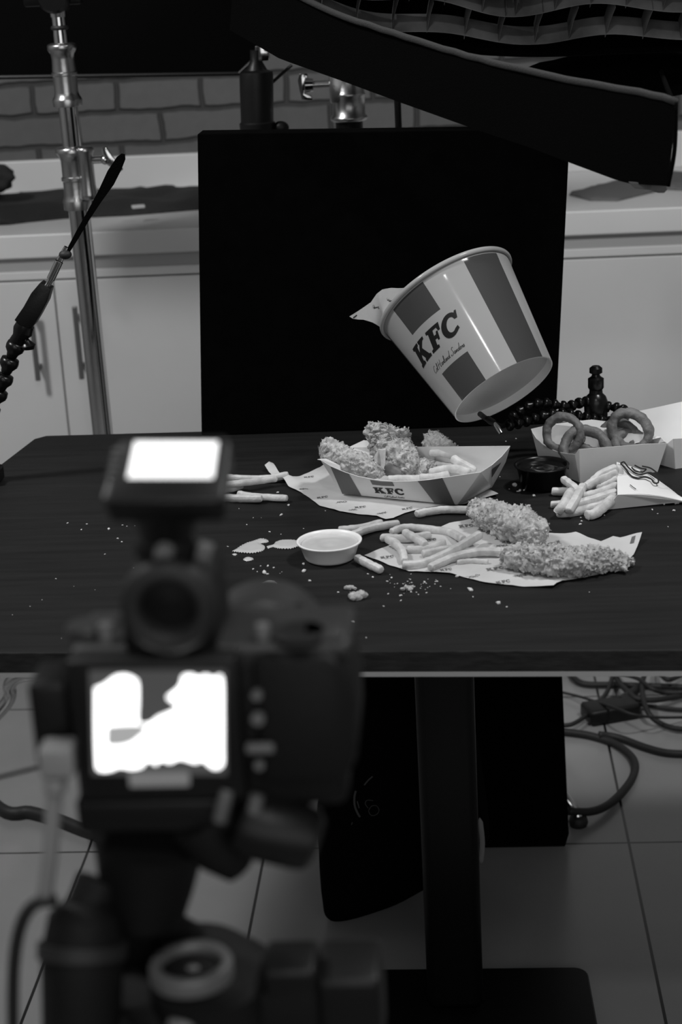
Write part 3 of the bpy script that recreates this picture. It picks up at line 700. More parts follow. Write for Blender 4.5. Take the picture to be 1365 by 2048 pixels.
# ================================================================ papers on the table
def inpoly(x, y, poly):
    c = False; j = len(poly) - 1
    for i in range(len(poly)):
        xi, yi = poly[i]; xj, yj = poly[j]
        if (yi > y) != (yj > y) and x < (xj - xi) * (y - yi) / (yj - yi) + xi: c = not c
        j = i
    return c
def pheight(x, y, seed, amp=.0016):
    return TZ + .0010 + amp * (noise.noise(V((x * 22, y * 22, seed))) * .5 + .5) + .0006 * noise.noise(V((x * 80, y * 80, seed)))
def edgelift(x, y, pts):
    s = 0
    for (cx, cy, r, h) in pts:
        d = math.hypot(x - cx, y - cy)
        if d < r: s += h * (1 - d / r) ** 2
    return s
def paper(name, label, olpx, seed, lifts, group=None):
    ol = []
    for p in olpx: q_ = T(*p, .001); ol.append((q_.x, q_.y))
    lf = [(T(a, b).x, T(a, b).y, r, h) for a, b, r, h in lifts]
    fn = lambda x, y: V((x, y, pheight(x, y, seed) + edgelift(x, y, lf)))
    bm = cutmap(ol, fn, .006, None, .006)
    r = bmesh.ops.extrude_face_region(bm, geom=list(bm.faces))
    bmesh.ops.translate(bm, verts=[g_ for g_ in r['geom'] if isinstance(g_, bmesh.types.BMVert)], vec=(0, 0, -.0001))
    bmesh.ops.recalc_face_normals(bm, faces=bm.faces)
    o = obj(name, bm, M['wax'], smooth='auto', label=label, cat='paper', group=group)
    return o, ol, (lambda x, y: fn(x, y) + V((0, 0, .0005)))
def paper_print(o, ol, fn, spots):
    for i, (px, py, kind, s) in enumerate(spots):
        bm = B(); c = T(px, py, .002)
        if kind == 'k':
            def m(x, y, c=c, s=s):
                u, v = (x - 1.7) * s, (y - .5) * s * 1.3; a = .35
                return fn(c.x + u * math.cos(a) - v * math.sin(a), c.y + u * math.sin(a) + v * math.cos(a))
            logo(bm, m, .2, .8)
            ribbon(bm, [(0.8, -.5), (1.6, -.35), (2.3, -.5), (3.0, -.38)], .04, m)
            obj('printed_lettering', bm, M['print'], o, label='small dark printed letters KFC')
        else:
            scribble(bm, fn, c.x, c.y, s * 1.7, i + 11); obj('printed_sketch', bm, M['print'], o, label='small dark printed line sketch')
ol1 = [z5(*p) for p in [(225, 316), (262, 303), (300, 335), (330, 362), (400, 335), (470, 303), (600, 215), (760, 200), (1000, 260), (1200, 390), (1232, 403), (1270, 430), (1200, 442), (1120, 468), (1010, 474), (900, 493), (850, 508), (800, 530), (765, 535), (745, 530), (725, 520), (640, 512), (560, 500), (470, 475), (425, 440), (385, 415), (330, 390), (280, 350)]]
o, ol, fn = paper('wrapping_paper', 'printed wrapping paper lying under the striped chicken tray', ol1, 2.0, [(*z5(235, 312), .03, .012), (*z5(330, 372), .03, .010), (*z5(1270, 430), .03, .003)])
paper_print(o, ol, fn, [(*z5(395, 400), 's', .0045), (*z5(480, 435), 'k', .0042), (*z5(560, 457), 's', .005), (*z5(650, 478), 'k', .0042), (*z5(755, 508), 's', .005), (*z5(420, 345), 'k', .0040), (*z5(860, 485), 'k', .0040), (*z5(610, 492), 's', .004)])
ol2 = [(729, 1111), (762, 1098), (796, 1086), (840, 1070), (881, 1057), (939, 1039), (1020, 1030), (1060, 1050), (1096, 1067), (1152, 1072), (1183, 1079), (1203, 1084), (1227, 1075.6), (1241, 1079), (1285, 1076.6), (1277, 1092), (1268, 1110), (1244, 1135), (1193, 1150.6), (1125, 1164), (1108, 1175.5), (1036, 1172.7), (971.6, 1166), (900, 1147), (818.7, 1143), (778.5, 1130.7), (748, 1118)]
o, ol, fn = paper('wrapping_paper', 'printed wrapping paper in front with fries and two chicken strips on it', ol2, 5.0, [(1285, 1076, .05, .008), (1160, 1072, .03, .006), (1110, 1175, .03, .003), (900, 1050, .03, .004)])
paper_print(o, ol, fn, [(774, 1114, 'k', .0047), (932, 1052, 'k', .0052), (1000, 1092, 's', .0052), (990, 1137, 'k', .0060), (1046, 1152, 's', .0060), (1006, 1164, 'k', .0048), (930, 1120, 's', .005), (860, 1080, 'k', .0045), (945, 1152, 's', .0052), (892, 1140, 'k', .004), (1107, 1086, 's', .004), (1160, 1150, 's', .005), (880, 1108, 's', .004)])
bm = B(); c1 = [T(*z6(*p), .001) for p in [(1070, 1003), (1092, 1000), (1082, 1028), (1058, 1030)]]
cutmap([(p.x, p.y) for p in c1], fn, .004, bm, .004); obj('mark', bm, M['stripe'], o, label='small dark rectangle at the right corner')

# ================================================================ chicken tray
def wallplane(b0, b1, tilt, outdir):
    e = (b1 - b0).normalized(); up = (V((0, 0, 1)) * math.cos(math.radians(tilt)) + outdir * math.sin(math.radians(tilt)))
    nn = e.cross(up).normalized()
    if nn.dot(outdir) < 0: nn = -nn
    return b0, nn
def sheet(bm, pts, d=.0006):
    fc = bm.faces.new([bm.verts.new(p) for p in pts]); bm.normal_update(); nn = fc.normal.copy()
    r = bmesh.ops.extrude_face_region(bm, geom=[fc]); bmesh.ops.translate(bm, verts=[g_ for g_ in r['geom'] if isinstance(g_, bmesh.types.BMVert)], vec=nn * d)
    return nn
h0 = .004
FL, FR, BR = T(685, 987, h0), T(915, 1009, h0), T(984, 974, h0); BLc = FL + BR - FR
fo = (FR - FL).cross(V((0, 0, 1))).normalized()
if fo.y > 0: fo = -fo
ro = (BR - FR).cross(V((0, 0, 1))).normalized()
if ro.x < 0: ro = -ro
fp = wallplane(FL, FR, 28, fo); rp = wallplane(FR, BR, 32, ro)
on = lambda pl, x, y: onpl(x, y, pl[0], pl[1])
t = thing('paper_food_tray', 'striped paper boat tray full of fried chicken and fries', 'food tray', tuple((FL + BR) / 2))
front_top = [z5(475, 268), z5(520, 295), z5(580, 320), z5(640, 340), z5(720, 356), z5(800, 363), z5(880, 362), z5(960, 356), z5(1040, 344), z5(1120, 332), z5(1190, 322)]
ft = [on(fp, *p) for p in front_top]
bm = B(); sheet(bm, [FL, FR] + ft[::-1]); obj('front_wall', bm, M['paper'], t)
rt_ = [on(rp, *z5(*p)) for p in [(1190, 322), (1240, 290), (1285, 250), (1322, 205), (1302, 275), (1262, 350)]]
rt_[0] = ft[-1]
bm = B(); sheet(bm, [FR, BR] + rt_[:3:-1] + rt_[3::-1]); obj('right_wall', bm, M['paper'], t)
bp_ = wallplane(BLc, BR, 30, -fo)
tipR = rt_[3]
lt = ft[0] + (-ro) * .004
tipL = onpl(*z5(460, 265), FL - ro * .02, (-ro + V((0, 0, -.5))).normalized())
bk_top = [on(bp_, *z5(*p)) for p in [(600, 212), (668, 180), (760, 192), (895, 210), (1000, 222), (1110, 232), (1200, 230), (1290, 216)]]
bm = B(); sheet(bm, [BLc, BR, tipR] + bk_top[::-1]); obj('back_wall', bm, M['paper'], t)
bm = B(); sheet(bm, [FL, ft[0], tipL, tipL.lerp(bk_top[0], .5) + V((0, 0, -.004)), bk_top[0], BLc]); obj('left_wall', bm, M['paper'], t)
bm = B(); sheet(bm, [FL, FR, BR, BLc], .0006); obj('base', bm, M['paper'], t)
def decal(pl, pts, bm=None, off=.0005):
    fnn = pl[1] if pl[1].dot(CAM - pl[0]) > 0 else -pl[1]
    bm = bm or B(); bm.faces.new([bm.verts.new(on(pl, *p) + fnn * (off + .0006)) for p in pts]); return bm
for pl_, pts in ((fp, [(662, 932), (680, 940), (699, 947), (724, 990), (686, 986.8)]), (fp, [(741, 959), (764, 962.5), (786, 963.2), (790, 971), (768, 970.4), (746, 968)]),
    (fp, [(836.6, 961.2), (861, 958.5), (885.8, 954.5), (911, 1008), (870, 1004.5)]), (rp, [(939.4, 957), (961, 945), (948, 976.5), (924, 990)]), (rp, [(984, 937), (1002, 924), (984, 953), (966, 965)])):
    obj('printed_stripe', decal(pl_, pts), M['stripe'], t, label='mid-grey stripe on the white card')
def quadmap(pl, bl_, br_, tr_, tl_, W_):
    fnn = pl[1] if pl[1].dot(CAM - pl[0]) > 0 else -pl[1]
    def f(x, y):
        u = x / W_; a = (bl_[0] + (br_[0] - bl_[0]) * u, bl_[1] + (br_[1] - bl_[1]) * u); b = (tl_[0] + (tr_[0] - tl_[0]) * u, tl_[1] + (tr_[1] - tl_[1]) * u)
        return on(pl, a[0] + (b[0] - a[0]) * y, a[1] + (b[1] - a[1]) * y) + fnn * .0012
    return f
bm = B(); logo(bm, quadmap(fp, (751.5, 984.5), (813, 989.5), (807, 977), (746.5, 973.5), 3.4), 0, .4)
f2 = quadmap(fp, (770, 993), (810, 995.5), (810, 992.5), (769, 989.5), tl)
script(bm, 'Col Harland Sanders', f2, .05, .1)
f3 = quadmap(rp, (930, 997), (985, 958), (992, 944), (937, 985), 3.4)
obj('lettering', bm, M['ink'], t, label='small black letters KFC')
bm = B(); scribble(bm, lambda x, y: on(rp, x, y) + ro * .0012, 945, 985, 7, 5); scribble(bm, lambda x, y: on(rp, x, y) + ro * .0012, 968, 968, 6, 6); obj('printing', bm, M['print'], t)

# ---- fried chicken
def crispy(name, label, path, rad, seed, cat='fried chicken', group=None, flakes=260, flat=1.0, amp=.0042, fs=.0042):
    r = random.Random(seed); L = catmull(path, 24); n = len(L); N_ = 88; bm = B(); rings = []
    def R(s):
        s = s * (len(rad) - 1); i = min(int(s), len(rad) - 2); k = s - i; return rad[i] * (1 - k) + rad[i + 1] * k
    samples = []; o_ = V((seed * 1.7, 0, 0))
    for i, p in enumerate(L):
        s = i / (n - 1); tt_ = (L[min(i + 1, n - 1)] - L[max(i - 1, 0)]).normalized()
        ax, u, v = axisframe(tt_, (0, 0, 1) if abs(tt_.z) < .8 else (0, 1, 0)); ring = []
        m_ = min(s, 1 - s); e = math.sqrt(max(0, 1 - (1 - m_ / .13) ** 2)) if m_ < .13 else 1
        for k in range(N_):
            a = 2 * math.pi * k / N_; d = u * math.cos(a) * flat + v * math.sin(a); q_ = p + d * (R(s) - .002) * max(e, .06); dn_ = d.normalized()
            wv = noise.noise_vector(q_ * 90 + o_)
            d1 = noise.voronoi(q_ * 92 + wv * 1.1 + o_)[0]; d2 = noise.voronoi(q_ * 310 + wv * 1.6 + o_)[0]
            h = amp * (.95 * noise.fractal(q_ * 55 + o_, .8, 2, 3) + 1.15 * min(.8, d1[1] - d1[0]) + .45 * (.5 - d2[0]) + .35 * abs(noise.noise(q_ * 420)))
            q_ = q_ + (dn_ + wv * .45) * h * max(e, .35)
            if q_.z < TZ + .0015: q_.z = TZ + .0015 + .001 * r.random()
            ring.append(bm.verts.new(q_)); samples.append((q_.copy(), dn_))
        rings.append(ring)
    for i in range(n - 1):
        for k in range(N_): bm.faces.new((rings[i][k], rings[i][(k + 1) % N_], rings[i + 1][(k + 1) % N_], rings[i + 1][k]))
    bm.faces.new(rings[0][::-1]); bm.faces.new(rings[-1])
    for _ in range(int(flakes * 1.5)):
        q_, d = r.choice(samples)
        if q_.z < TZ + .004: continue
        rd = V((r.gauss(0, 1), r.gauss(0, 1), r.gauss(0, 1))).normalized(); ax, u, v = axisframe(d * .75 + rd * .7, rd)
        s_ = fs * .82 * r.uniform(.3, 1.1); cu = r.uniform(-1.5, 1.5); g_ = []; tp = r.uniform(.2, .9)
        for a in range(4):
            row = []
            for b in range(3):
                x = (a / 3) * s_ ; y = (b - 1) * s_ * .40 * (1 - tp * a / 3) * r.uniform(.6, 1.3)
                row.append(bm.verts.new(q_ - d * .0010 + ax * x * math.cos(cu * a / 3) + v * (x * math.sin(cu * a / 3) + (y * y) / s_ * 1.8) + u * y))
            g_.append(row)
        for a in range(3):
            for b in range(2): bm.faces.new((g_[a][b], g_[a + 1][b], g_[a + 1][b + 1], g_[a][b + 1]))
    return obj(name, bm, M['crumbs'], smooth=True, label=label, cat=cat, group=group)
def yy(px, py, y): return aty(px, py, y)
crispy('chicken_strip', 'long crispy chicken strip leaning over the left end of the striped tray', [yy(640, 897, 2.045), yy(665, 903, 2.04), yy(700, 922, 2.03), yy(735, 935, 2.02), yy(768, 950, 2.015)], [.013, .016, .014, .0155, .013, .010], 3, flakes=420)
crispy('chicken_piece', 'tall upright crispy chicken piece, the highest in the striped tray', [yy(778, 852, 2.075), yy(775, 868, 2.07), yy(782, 895, 2.06), yy(803, 918, 2.045), yy(838, 938, 2.035)], [.018, .026, .026, .0225, .0205, .016], 9, flakes=700, fs=.0050, amp=.0058)
crispy('chicken_piece', 'crispy chicken piece leaning right behind the fries in the striped tray', [yy(892, 884, 2.085), yy(884, 893, 2.08), yy(876, 908, 2.07), yy(870, 926, 2.06)], [.016, .0245, .0255, .021, .014], 14, flakes=360)
crispy('chicken_piece', 'small crispy chicken piece low in the tray middle, right of the tall one', [yy(835, 935, 2.03), yy(850, 940, 2.035), yy(872, 945, 2.04)], [.012, .014, .013, .010], 17, flakes=200)
bm = B(); tube(bm, catmull([yy(776, 938, 2.030), yy(786, 942, 2.026), yy(800, 950, 2.026)], 6), .0085, 16); obj('chicken_piece', bm, M['meat'], smooth=True, label='smooth dark patch of chicken meat showing beneath the tall piece', cat='fried chicken')
bm = B()
ol = [(748, 915), (757, 900), (772, 899), (771, 925), (768, 938), (752, 928)]
cutmap(ol, lambda x, y: aty(x, y, 2.018) + V((0, .002 * math.sin(x * .4), 0)), 3, bm, 3); r = bmesh.ops.extrude_face_region(bm, geom=list(bm.faces)); bmesh.ops.translate(bm, verts=[g_ for g_ in r['geom'] if isinstance(g_, bmesh.types.BMVert)], vec=(0, .003, 0)); bmesh.ops.recalc_face_normals(bm, faces=bm.faces)
obj('potato_chip', bm, M['fry'], smooth='auto', label='broad pale fry end wedged in front of the tall chicken piece', cat='french fry')
crispy('chicken_strip', 'plump crispy chicken strip at the back of the front paper', [T(942, 1022, .014), T(968, 1024, .017), T(1005, 1042, .019), T(1045, 1056, .019), T(1075, 1066, .017), T(1092, 1074, .012)], [.011, .0175, .021, .021, .020, .018, .011], 21, flakes=900, flat=.95, fs=.0048, amp=.0058)
crispy('chicken_strip', 'long thin crispy chicken strip across the right half of the front paper', [T(1008, 1112, .012), T(1045, 1116, .015), T(1090, 1120, .016), T(1135, 1124, .015), T(1180, 1122, .014), T(1225, 1122, .011), T(1268, 1122, .007)], [.012, .0175, .0185, .0165, .018, .0155, .012, .006], 33, flakes=1000, flat=.9, fs=.0052, amp=.0062)

# ---- fries
def fry(pts, label, r=.0047, group=None, seed=None):
    r *= .93; rr = random.Random(str(pts)); L = catmull(pts, 7); n = len(L)
    L = [p + V((rr.gauss(0, .0002), rr.gauss(0, .0002), rr.gauss(0, .00015))) for p in L]
    rad = [r * (1 + .04 * noise.noise(V((i * .35, rr.random() * .3, r * 900)))) * (.9 if i in (0, n - 1) else 1) for i in range(n)]
    bm = B(); tube(bm, L, rad, 14, sq=3.0, roll=rr.uniform(-.3, .3))
    es = [e for f in bm.faces if len(f.verts) > 4 for e in f.edges]
    bmesh.ops.bevel(bm, geom=es, offset=r * .32, segments=3, affect='EDGES', profile=.5)
    return obj('french_fry', bm, M['fry'], smooth='auto', label=label, cat='french fry', group=group)
def F5(L, label, h=.0058, r=.0047, grp='fries on the front paper'):
    fry([T(*z5(p[0], p[1]), p[2] if len(p) > 2 else h) for p in L], label, r, grp)
F5([(790, 592), (850, 572), (960, 578), (1050, 592), (1112, 622, .012)], 'long arched fry at the back of the front pile')
F5([(745, 615), (800, 618), (870, 618, .008), (965, 603, .007)], 'straight fry with a blunt left end at the left of the front pile')
F5([(772, 622, .010), (812, 645, .011), (840, 680, .008), (850, 722, .006)], 'short bent fry pointing towards the viewer at the left of the front pile')
F5([(850, 592, .014), (900, 620, .013), (945, 648, .011)], 'short fry lying crosswise on top of the front pile')
F5([(860, 668), (940, 668), (1035, 638, .012)], 'curved fry in the middle of the front pile')
F5([(838, 740), (930, 732), (1020, 697, .009), (1105, 652, .013), (1188, 602, .013)], 'longest fry running diagonally to the upper right in the front pile', r=.0051)
F5([(962, 752, .006), (1020, 725, .007), (1090, 698, .008), (1190, 680, .008), (1285, 682, .007)], 'nearest long fry running under the long chicken strip')
F5([(930, 690), (980, 680), (1060, 665)], 'fry half hidden beneath the diagonal one')
F5([(1085, 728, .0042), (1150, 720, .0042), (1225, 724, .0042)], 'pale broken fry lying flat beside the long strip', r=.0030)
F5([(552, 582), (650, 572), (748, 548)], 'left fry of the pair behind the white sauce cup', grp='fries around the sauce cup')
F5([(612, 606), (700, 574), (826, 552)], 'right fry of the pair behind the white sauce cup', grp='fries around the sauce cup')
F5([(635, 706), (690, 735), (745, 762)], 'short fry resting in front of the white sauce cup', grp='fries around the sauce cup')
F5([(902, 512), (950, 500), (1040, 490), (1150, 492)], 'fry between the tray and the plump chicken strip', grp='fries around the tray')
F5([(105, 420), (180, 432), (325, 440)], 'straight fry with a blunt right end, left of the wrapping paper', grp='fries left of the tray')
F5([(22, 436), (100, 440), (212, 441, .007)], 'fry lying against the blunt straight one beside the on-camera screen', grp='fries left of the tray')
F5([(20, 345, .006), (110, 352, .006), (230, 352, .006), (330, 335, .010)], 'rear fry of the bunch left of the paper, crossing under its folded strip', grp='fries left of the tray')
F5([(25, 382, .012), (120, 372, .012), (200, 362, .011), (275, 352, .010)], 'upper fry of the bunch left of the paper', grp='fries left of the tray')
F5([(30, 400), (80, 395), (122, 382)], 'short stub in front of the bunch left of the paper', grp='fries left of the tray')
def FT(L, label, r=.0050): fry([aty(*z5(p[0], p[1]), p[2]) for p in L], label, r, 'fries in the striped tray')
FT([(965, 238, 2.045), (1020, 238, 2.04), (1090, 255, 2.035), (1150, 268, 2.03)], 'upper fry in the right half of the tray')
FT([(1120, 275, 2.05), (1180, 268, 2.05), (1240, 285, 2.05)], 'broad pale fry against the tray right wall', .0075)
FT([(1062, 262, 2.02), (1110, 290, 2.01), (1165, 320, 2.005)], 'fry slanting down to the tray right corner', .0058)
FT([(965, 325, 2.015), (1020, 312, 2.01), (1080, 308, 2.005), (1140, 325, 2.0)], 'curved fry along the tray front edge', .0056)
FT([(920, 345, 2.005), (980, 345, 2.0), (1050, 332, 2.0)], 'small fry end showing over the tray front edge')
FT([(980, 290, 2.04), (1040, 295, 2.04), (1100, 300, 2.03)], 'shadowed fry under the upper ones in the tray')
FT([(775, 355, 2.005), (830, 352, 2.005), (925, 352, 2.005)], 'long fry lying low along the tray middle')

# ================================================================ onion ring box
def boxwall(t, name, pts, m='paper', **k):
    bm = B(); sheet(bm, pts, .0006); return obj(name, bm, M[m], t, **k)
C0 = T(*z6(765, 660)); C1 = T(*z6(1220, 597)); C3 = T(*z6(535, 560)); C2 = C1 + C3 - C0
e1 = (C1 - C0).normalized(); e3 = (C3 - C0).normalized()
o1 = e1.cross(V((0, 0, 1))); o1 = -o1 if o1.y > 0 else o1
o3 = e3.cross(V((0, 0, 1))); o3 = -o3 if o3.x > 0 else o3
w1 = wallplane(C0, C1, 8, o1); w3 = wallplane(C0, C3, 10, o3); w2 = wallplane(C3, C2, 8, -o1); w4 = wallplane(C1, C2, 8, -o3)
t = thing('onion_ring_box', 'open white card box holding battered onion rings', 'food box', tuple((C0 + C2) / 2))
cr0 = on(w1, *z6(760, 464)); cr1 = on(w1, *z6(1275, 430)); cl = on(w3, *z6(480, 345))
boxwall(t, 'front_wall', [C0, C1, cr1, on(w1, *z6(1140, 434)), on(w1, *z6(1000, 446)), cr0])
boxwall(t, 'left_wall', [C3, C0, cr0] + [on(w3, *z6(*p)) for p in [(738, 494), (690, 490), (640, 480), (590, 462), (545, 435), (510, 400), (488, 365)]] + [cl])
bt = [on(w2, *z6(*p)) for p in [(600, 318), (750, 300), (835, 291), (985, 309)]]
cb = on(w4, *z6(1240, 395))
boxwall(t, 'back_wall', [C2, C3, cl] + bt + [cb])
boxwall(t, 'right_wall', [C1, C2, cb, on(w4, *z6(1262, 420)), cr1])
boxwall(t, 'base', [C0 + V((0, 0, .0005)), C1 + V((0, 0, .0005)), C2 + V((0, 0, .0005)), C3 + V((0, 0, .0005))])
# second box with raised lid, right frame edge
t = thing('clamshell_box', 'white card box with its big lid raised, at the right frame edge', 'food box', tuple(T(1365, 930)))
D0 = T(*z6(1325, 580)); D1 = D0 + e1 * .13; D3 = D0 + e3 * .10 + e1 * -.015; D2 = D1 + e3 * .10
v1 = wallplane(D0, D1, 6, o1); v3 = wallplane(D0, D3, 10, o3)
d0 = on(v1, *z6(1314, 403)); d1 = on(v1, *z6(1600, 390))
d3 = on(v3, *z6(1275, 435))
boxwall(t, 'front_wall', [D0, D1, d1, d0]); boxwall(t, 'left_wall', [D3, D0, d0, d3])
lb = [aty(*z6(*p), 2.215) for p in [(1600, 430), (1290, 440), (1080, 400)]]
la = aty(*z6(1290, 440), 2.15); lne = V((.05, -.72, .69)).normalized()
lid = [onpl(*z6(*p), la, lne) for p in [(1000, 262), (1200, 222), (1390, 180), (1560, 150), (1600, 425), (1290, 435), (1080, 395)]]
boxwall(t, 'lid', lid, label='large bright raised white lid')
boxwall(t, 'base', [D0 + V((0, 0, .0005)), D1 + V((0, 0, .0005)), D2 + V((0, 0, .0005)), D3 + V((0, 0, .0005))])
boxwall(t, 'back_wall', [D3, D2, V((lid[4].x, D2.y, lid[4].z - .01)), V((lid[5].x, D3.y, lid[5].z - .01))])
def onion(c, nn, R, r, label, seed, sq=1.0, ref=(0, 0, 1), n0=0, arc=360):
    ax, u, v = axisframe(nn, ref); bm = B(); N_, m_ = 72, 20; rings = []
    for k in range(N_):
        a = 2 * math.pi * k / N_; d = u * math.cos(a) * sq + v * math.sin(a); ct = c + d * R * (1 + .05 * noise.noise(V((math.cos(a) * 1.5, math.sin(a) * 1.5, seed))))
        rk = r * (1 + .22 * noise.noise(V((math.cos(a) * 2, math.sin(a) * 2, seed + 5)))); ring = []
        for j in range(m_):
            b = 2 * math.pi * j / m_; q_ = ct + (d.normalized() * math.cos(b) + ax * math.sin(b) * 1.25) * rk
            q_ += (d.normalized() * math.cos(b) + ax * math.sin(b)) * .0011 * noise.fractal(q_ * 160, .8, 2, 3); ring.append(bm.verts.new(q_))
        rings.append(ring)
    for k in range(N_):
        for j in range(m_): bm.faces.new((rings[k][j], rings[(k + 1) % N_][j], rings[(k + 1) % N_][(j + 1) % m_], rings[k][(j + 1) % m_]))
    bmesh.ops.recalc_face_normals(bm, faces=bm.faces)
    obj('onion_ring', bm, M['ring'], smooth=True, label=label, cat='onion ring', group='onion rings in the white box')
yb_ = (C0.y + C2.y) / 2
onion(aty(*z6(667, 372), yb_ - .005), (-.25, -1, .28), .0215, .0058, 'upright onion ring at the left of the white box', 1)
onion(aty(*z6(797, 468), yb_ - .022), (.05, -.78, .62), .0270, .0066, 'low onion ring arching over the front of the white box', 2, sq=1.0)
onion(aty(*z6(985, 400), yb_ + .012), (-.45, -.75, .5), .0235, .0055, 'onion ring leaning back under the top one in the white box', 3, sq=.9)
onion(aty(*z6(1062, 358), yb_ - .004), (-.15, -1, .3), .0255, .0066, 'top onion ring standing tilted at the right of the white box', 4, sq=.80, ref=(.75, 0, .8))
onion(aty(*z6(1065, 440), yb_ - .012), (.1, -.5, .85), .0200, .0060, 'onion ring lying low at the right of the white box', 5)
onion(aty(*z6(850, 440), yb_ + .008), (.2, -.2, .9), .0200, .0055, 'small pale onion ring end deep in the white box middle', 6)

# ================================================================ sauce cups
def atbase(px, py): return T(px, py)
b_ = T(658, 1133); rb_ = .0275; cc = b_ + V((0, rb_ * .93, 0)); hh = .0225; rt2 = .0350
t = thing('sauce_cup', 'white plastic cup of pale sauce', 'sauce cup', tuple(cc))
bm = B(); lathe(bm, [(0, .0005), (rb_ * .9, .0005), (rb_, .002), (rb_ + .0012, .004), (rt2 - .0012, hh - .003), (rt2 - .0004, hh - .0025), (rt2 + .0014, hh - .002), (rt2 + .0018, hh - .0005), (rt2 + .001, hh), (rt2 - .001, hh - .0004), (rt2 - .0022, hh - .003), (rb_ - .0005, .005), (0, .004)], cc, n=72); obj('cup', bm, M['cup'], t, smooth=True)
def sauce(t, cc, R_, z, m, amp, rip=True):
    bm = B(); nr, na = 26, 64; rows = []
    ctr = bm.verts.new(cc + V((0, 0, z + amp * .6)))
    for i in range(1, nr + 1):
        r_ = R_ * i / nr; row = []
        for k in range(na):
            a = 2 * math.pi * k / na; x, y = r_ * math.cos(a), r_ * math.sin(a)
            h = amp * (math.cos(math.hypot(x - R_ * .05, y + R_ * .05) / R_ * 11) * math.exp(-math.hypot(x, y) / R_ * 1.6) * .6 + .7 * noise.noise(V((x * 45, y * 60, z * 50)))) * (1 - (i / nr) ** 4)
            row.append(bm.verts.new(cc + V((x, y, z + h))))
        rows.append(row)
    for k in range(na):
        bm.faces.new((ctr, rows[0][k], rows[0][(k + 1) % na]))
        for i in range(nr - 1): bm.faces.new((rows[i][k], rows[i + 1][k], rows[i + 1][(k + 1) % na], rows[i][(k + 1) % na]))
    return obj('sauce', bm, m, t, smooth=True)
sauce(t, cc, rt2 - .0030, hh - .0042, M['sauce'], .0012)
b_ = T(1087, 986); rb_ = .0255; cc = b_ + V((0, rb_ * .93, 0)); hh = .0305; rt2 = .0325
t = thing('sauce_cup', 'glossy black cup of dark sauce beside the white box', 'sauce cup', tuple(cc))
bm = B(); lathe(bm, [(0, .0005), (rb_ * .9, .0005), (rb_, .002), (rt2 - .001, hh - .003), (rt2 + .0012, hh - .0022), (rt2 + .0018, hh - .0008), (rt2 + .001, hh), (rt2 - .001, hh - .0004), (rt2 - .0022, hh - .003), (rb_ - .0005, .005), (0, .004)], cc, n=72); obj('cup', bm, M['gloss'], t, smooth=True)
sauce(t, cc, rt2 - .0025, hh - .0055, M['dark_sauce'], .0010)

# ---- fries in the white pouch
A_ = T(1234, 924, .020); Bp = T(1235.6, 989, .0135); Cp = T(1213, 1019, .001)
tip = T(1372, 1003, .004); A0 = T(1222, 972, .001)
A_ = aty(1234, 924, (A0.y + .01)); Bp = T(1235.6, 989, .020)
t = thing('fry_pouch', 'white printed paper pouch spilling fries', 'fry pouch', tuple(T(1300, 1005)))
def curved(a, b, bulge, n=8): return [a.lerp(b, i / n) + bulge * math.sin(math.pi * i / n) for i in range(n + 1)]
bm = B(); nA = 10
topc = [A_, aty(1290, 944, A_.y - .005), aty(1338, 975, A_.y - .02), tip]; topc = catmull(topc, 4)
botc = curved(Bp, tip, V((0, 0, .004)), len(topc) - 1)
g_ = [[bm.verts.new(a.lerp(b, j / 6) + V((0, 0, .003 * math.sin(math.pi * j / 6)))) for j in range(7)] for a, b in zip(topc, botc)]
for i in range(len(g_) - 1):
    for j in range(6):
        try: bm.faces.new((g_[i][j], g_[i + 1][j], g_[i + 1][j + 1], g_[i][j + 1]))
        except Exception: pass
bmesh.ops.remove_doubles(bm, verts=bm.verts, dist=.00005)
r = bmesh.ops.extrude_face_region(bm, geom=list(bm.faces)); bmesh.ops.translate(bm, verts=[k for k in r['geom'] if isinstance(k, bmesh.types.BMVert)], vec=(0, .0002, -.0005)); bmesh.ops.recalc_face_normals(bm, faces=bm.faces)
obj('top_sheet', bm, M['paper'], t, smooth='auto')
midt = T(1320, 1008, .001)
bm = B(); bb = curved(Bp, tip, V((0, 0, .0035)), 8)
sheet(bm, [Cp, midt, tip] + bb[::-1][1:], .0005); obj('side_gusset', bm, M['paper'], t)
bm = B(); sheet(bm, [Cp, midt, tip, T(1340, 985, .001), T(1245, 965, .001), A0], .0004); obj('bottom_sheet', bm, M['paper'], t)
bm = B(); sheet(bm, [T(1245, 965, .001), T(1340, 985, .001), tip] + topc[::-1][1:], .0004); obj('side_gusset', bm, M['paper'], t)
def pl(px, py):
    # point on the curved top sheet under the pixel: bilinear inverse by plane fit of neighbours
    nn = (topc[2] - Bp).cross(tip - Bp).normalized()
    if nn.z < 0: nn = -nn
    base_ = onpl(px, py, Bp, nn)
    return base_ + nn * .0052
bm = B()
for seg in [[(1240, 934), (1252, 948), (1262, 960), (1275, 964)], [(1247, 931), (1257, 944), (1272, 955), (1285, 956)], [(1240, 934), (1247, 931)], [(1262, 942), (1270, 950), (1284, 952), (1292, 946)], [(1268, 938), (1280, 944), (1292, 946)], [(1285, 956), (1300, 953), (1312, 960), (1316, 972), (1308, 974), (1302, 966)], [(1275, 964), (1290, 962), (1302, 966)], [(1283, 940), (1300, 944), (1314, 954)]]:
    ribbon(bm, [(p.x, p.y) for p in catmull([(a, b, 0) for a, b in seg], 4)], 1.5, pl)
for k in range(0): ribbon(bm, [(p.x, p.y) for p in catmull([(1276 + k * 6, 958 + k * 2, 0), (1283 + k * 6, 963 + (k % 2) * 5, 0), (1294 + k * 4, 961 + k * 3, 0)], 4)], .6, pl)
ribbon(bm, [(1259, 977), (1265, 982), (1271, 986)], .7, pl)
